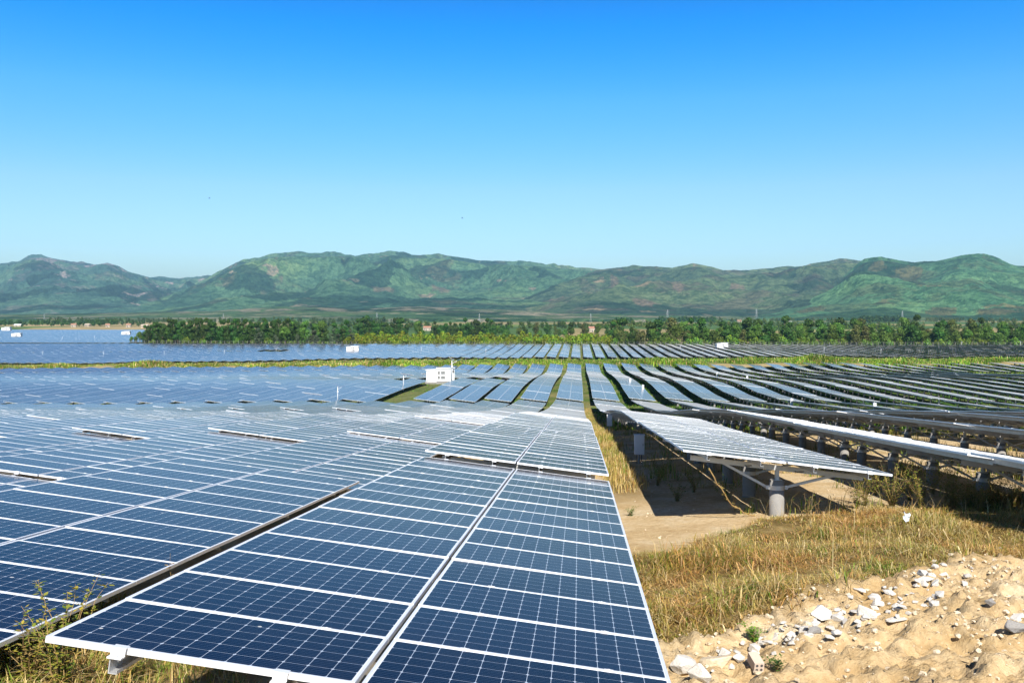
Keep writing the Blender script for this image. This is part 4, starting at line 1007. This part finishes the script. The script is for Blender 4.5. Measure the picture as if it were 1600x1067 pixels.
for p_ in np.arange(228, 545, 9): plant('shrub', p_ + random.gauss(0, 3), 574 + random.gauss(0, 1.5) - 12*(p_ > 400), random.choice((.5, .7, .9)), .2)
# far-off woods, each read as one mass
def wood(name, pa, pb, Ya, Yb, h, n_, tints, label):
    pxs = rng.uniform(pa, pb, n_); ys = rng.uniform(Ya, Yb, n_)
    dirs = np.array([(lambda d: d.x/d.y)(px2dir(a, 495)) for a in np.linspace(pa, pb, 60)])
    xs = np.interp(pxs, np.linspace(pa, pb, 60), dirs)*ys
    zs = ground(xs, ys); Vs, Cs = [], []
    for i in range(n_):
        V, C, _ = crown_np(int(i % 6) + 300, h, h*.8, h*.15, 72, h*.085, tints, 6)
        s_ = rng.uniform(.7, 1.2); Vs.append(V*s_ + (xs[i], ys[i], zs[i] - .3)); Cs.append(C*rng.uniform(.75, 1.25))
    V = np.concatenate(Vs)
    return tag(link(bpy.data.objects.new(name, mesh_np(name, V, np.arange(len(V)).reshape(-1, 4), M_LEAF, np.concatenate(Cs)))), label, 'wood', None, 'stuff')
wood('distant_wood', -40, 225, 1350, 1500, 11, 150, DG, 'far dark tree belt behind the tan field on the left')
wood('distant_wood', 60, 640, 1700, 2000, 12, 240, DG + MG, 'far belt of trees along the foot of the left hills')
wood('distant_wood', 440, 960, 1100, 1300, 10, 170, DG + MG, 'loose wood behind the scrub in the middle distance')
wood('distant_wood', 960, 1620, 1000, 1400, 11, 220, MG + OG, 'loose wood behind the right hand tree line')
wood('distant_plantation', 1030, 1118, 1900, 2020, 13, 110, DG, 'dark plantation strip in the middle distance, right of centre')
wood('distant_plantation', 958, 990, 1700, 1760, 12, 40, DG, 'small dark plantation block at the foot of the brown hill')
wood('distant_plantation', 1342, 1412, 1900, 2000, 15, 90, DG, 'dark plantation block before the green right hill')
wood('distant_wood', 1120, 1610, 1900, 2200, 11, 170, MG + OG, 'scattered trees at the foot of the right hills')

# ------------------------------------------------------------------ farmhouses
def house(px_, Y_, w_, d_, h_, rz, roofm, label):
    Y_ += 100; w_ *= .62; d_ *= .7; h_ *= .72; x_, y_ = px_at_y(px_, Y_)
    t = tag(empty('farmhouse', (x_, y_, gz(x_, y_)), rz), label, 'house', 'farmhouses of the distant village')
    b = MB(); b.box((0, 0, h_/2 - .2), (w_/2, d_/2, h_/2 + .2)); b.build('wall', M_CREAM, t)
    b = MB(); e = .5; rh = d_*.32
    b.add([(-w_/2-e, -d_/2-e, h_+.01), (w_/2+e, -d_/2-e, h_+.01), (w_/2+e, d_/2+e, h_+.01), (-w_/2-e, d_/2+e, h_+.01), (-w_/2-e, 0, h_+rh), (w_/2+e, 0, h_+rh)], [(0, 1, 5, 4), (2, 3, 4, 5), (0, 4, 3), (1, 2, 5), (3, 2, 1, 0)]); b.build('roof', roofm, t)
    b = MB(); b.box((-w_*.1, -d_/2 - .04, 1.1), (.5, .05, 1.1)); b.build('door', M_DARK, t)
    for s in (-1, 1):
        q = MB(); q.box((s*w_*.32, -d_/2 - .04, 1.7), (.55, .05, .6)); q.build('window', M_DARK, t)
for a in [(28, 1260, 16, 7, 3.5, .1, M_WHITE, 'white shed at the far left beyond the tan field'), (115, 1240, 11, 8, 4.5, .3, M_ROOF, 'red roofed house among trees behind the tan field'), (137, 1270, 12, 8, 4, -.1, M_CREAM, 'pale house right of the red roofed house'), (168, 1230, 9, 8, 4.5, .5, M_ROOF, 'small red roofed house beyond the tan field'), (201, 1210, 10, 8, 5, .2, M_ROOF, 'house at the right end of the tan field'), (226, 1150, 14, 8, 4.5, .15, M_CREAM, 'pale house just above the left end of the grove'), (594, 900, 9, 9, 9, .1, M_CREAM, 'tall pink tan house between dark trees'), (628, 930, 11, 8, 5, .2, M_ROOF, 'low house right of the tall tan house'), (668, 960, 14, 8, 5, -.1, M_ROOF, 'red roofed house in the gap of the middle trees'), (926, 900, 13, 9, 5.5, .2, M_ROOF, 'orange roofed house behind the bright scrub, right of centre'), (1232, 1600, 16, 9, 5, .1, M_WHITE, 'white long shed above the right hand wood'), (1155, 1900, 14, 9, 5, .1, M_ROOF, 'small red roof far off above the wood')]:
    house(*a)

# ------------------------------------------------------------------ pylons and masts
def pylon():
    t = empty('power_pylon', (0, 0, 0)); b = MB(); Hh = 42.0; lv = [0, 8, 15, 21, 26, 31, 36, 42]; wd = lambda z: 4.2*(1 - z/Hh)**1.0 + .5
    for i in range(len(lv)-1):
        a, c = lv[i], lv[i+1]; wa, wc = wd(a), wd(c)
        for k in range(4):
            s1 = [(-1, -1), (1, -1), (1, 1), (-1, 1)][k]; s2 = [(-1, -1), (1, -1), (1, 1), (-1, 1)][(k+1) % 4]
            b.bar((s1[0]*wa, s1[1]*wa, a), (s1[0]*wc, s1[1]*wc, c), .22)
            b.bar((s1[0]*wa, s1[1]*wa, a), (s2[0]*wc, s2[1]*wc, c), .11); b.bar((s2[0]*wa, s2[1]*wa, a), (s1[0]*wc, s1[1]*wc, c), .11)
    b.build('lattice', M_STEEL, t)
    for z in (28, 33, 38):
        for s in (-1, 1):
            q = MB(); q.bar((s*.5, 0, z), (s*7, 0, z + .6), .16); q.bar((s*.5, 0, z + 2), (s*7, 0, z + .6), .13); q.build('cross_arm', M_STEEL, t)
    return t
py0 = pylon()
deps = bpy.context.evaluated_depsgraph_get()
for i, (px_, Y_, s_, lab) in enumerate([(1043, 2050, .65, 'lattice pylon before the brown hill, right of centre'), (1182, 2150, .7, 'lattice pylon left of the green right hill'), (1410, 2150, .6, 'lattice pylon in front of the green right hill'), (923, 2050, .45, 'pale lattice pylon at the foot of the brown hill'), (749, 2050, .45, 'lattice pylon below the middle hills'), (589, 2000, .5, 'lattice pylon above the dark trees, left of centre'), (349, 2050, .45, 'lattice pylon above the dark grove'), (69, 2000, .45, 'leftmost lattice pylon below the far hills')]):
    o = py0 if i == 0 else copy_tree(py0)
    x_, y_ = px_at_y(px_, Y_); o.location = (x_, y_, gz(x_, y_)); o.scale = (s_,)*3; o.rotation_euler = (0, 0, R(20 + 11*i)); tag(o, lab, 'pylon', 'power pylons across the plain')

# ------------------------------------------------------------------ birds
for px_, py_, lab in ((327, 310, 'tiny dark bird high in the blue sky on the left'), (722, 341, 'tiny dark bird lower in the sky, left of centre')):
    d = px2dir(px_, py_); t_ = 160; P = Vector((d.x*t_, d.y*t_, CZ + d.z*t_))
    b = MB(); b.tube([(-.16, 0, 0), (-.05, 0, .01), (.08, 0, .02), (.17, 0, .03)], [.012, .045, .05, .02], 8)
    o = b.build('bird', M_BIRD, None, True); o.location = P; o.rotation_euler = (0, 0, .5); tag(o, lab, 'bird', 'birds in the sky')
    for s in (-1, 1):
        q = MB(); q.add([(.07, s*.03, .03), (.05, s*.2, .12), (-.02, s*.38, .08), (-.04, s*.2, .1), (-.06, s*.03, .03), (.0, s*.2, .095)], [(0, 1, 5, 4), (1, 2, 3, 5), (5, 3, 4)]); q.build('wing', M_BIRD, o)

# ------------------------------------------------------------------ haze
hz = MB(); hz.box((0, 5500, 290), (13500, 8000, 300)); HAZE = hz.mesh('haze', [])
zb = float(GZ.min()) - 1.0
HAZE.vertices.foreach_set('co', np.array([(sx*14500, sy, sz) for sz in (min(zb, 0), 690) for sy in (-1000, 15500) for sx in (-1, 1)], np.float32).ravel())
hm = bpy.data.materials.new('haze_air'); hm.use_nodes = True; hn = hm.node_tree.nodes
for q in list(hn): hn.remove(q)
ho = hn.new('ShaderNodeOutputMaterial'); hv_ = hn.new('ShaderNodeVolumePrincipled'); hm.node_tree.links.new(hv_.outputs[0], ho.inputs['Volume'])
hv_.inputs['Color'].default_value = (.42, .76, 1.0, 1); hv_.inputs['Density'].default_value = 7.0e-5; hv_.inputs['Anisotropy'].default_value = 0.2
HAZE.materials.append(hm)
tag(link(bpy.data.objects.new('haze', HAZE)), 'thin blue haze over the whole plain', 'haze', None, 'stuff')
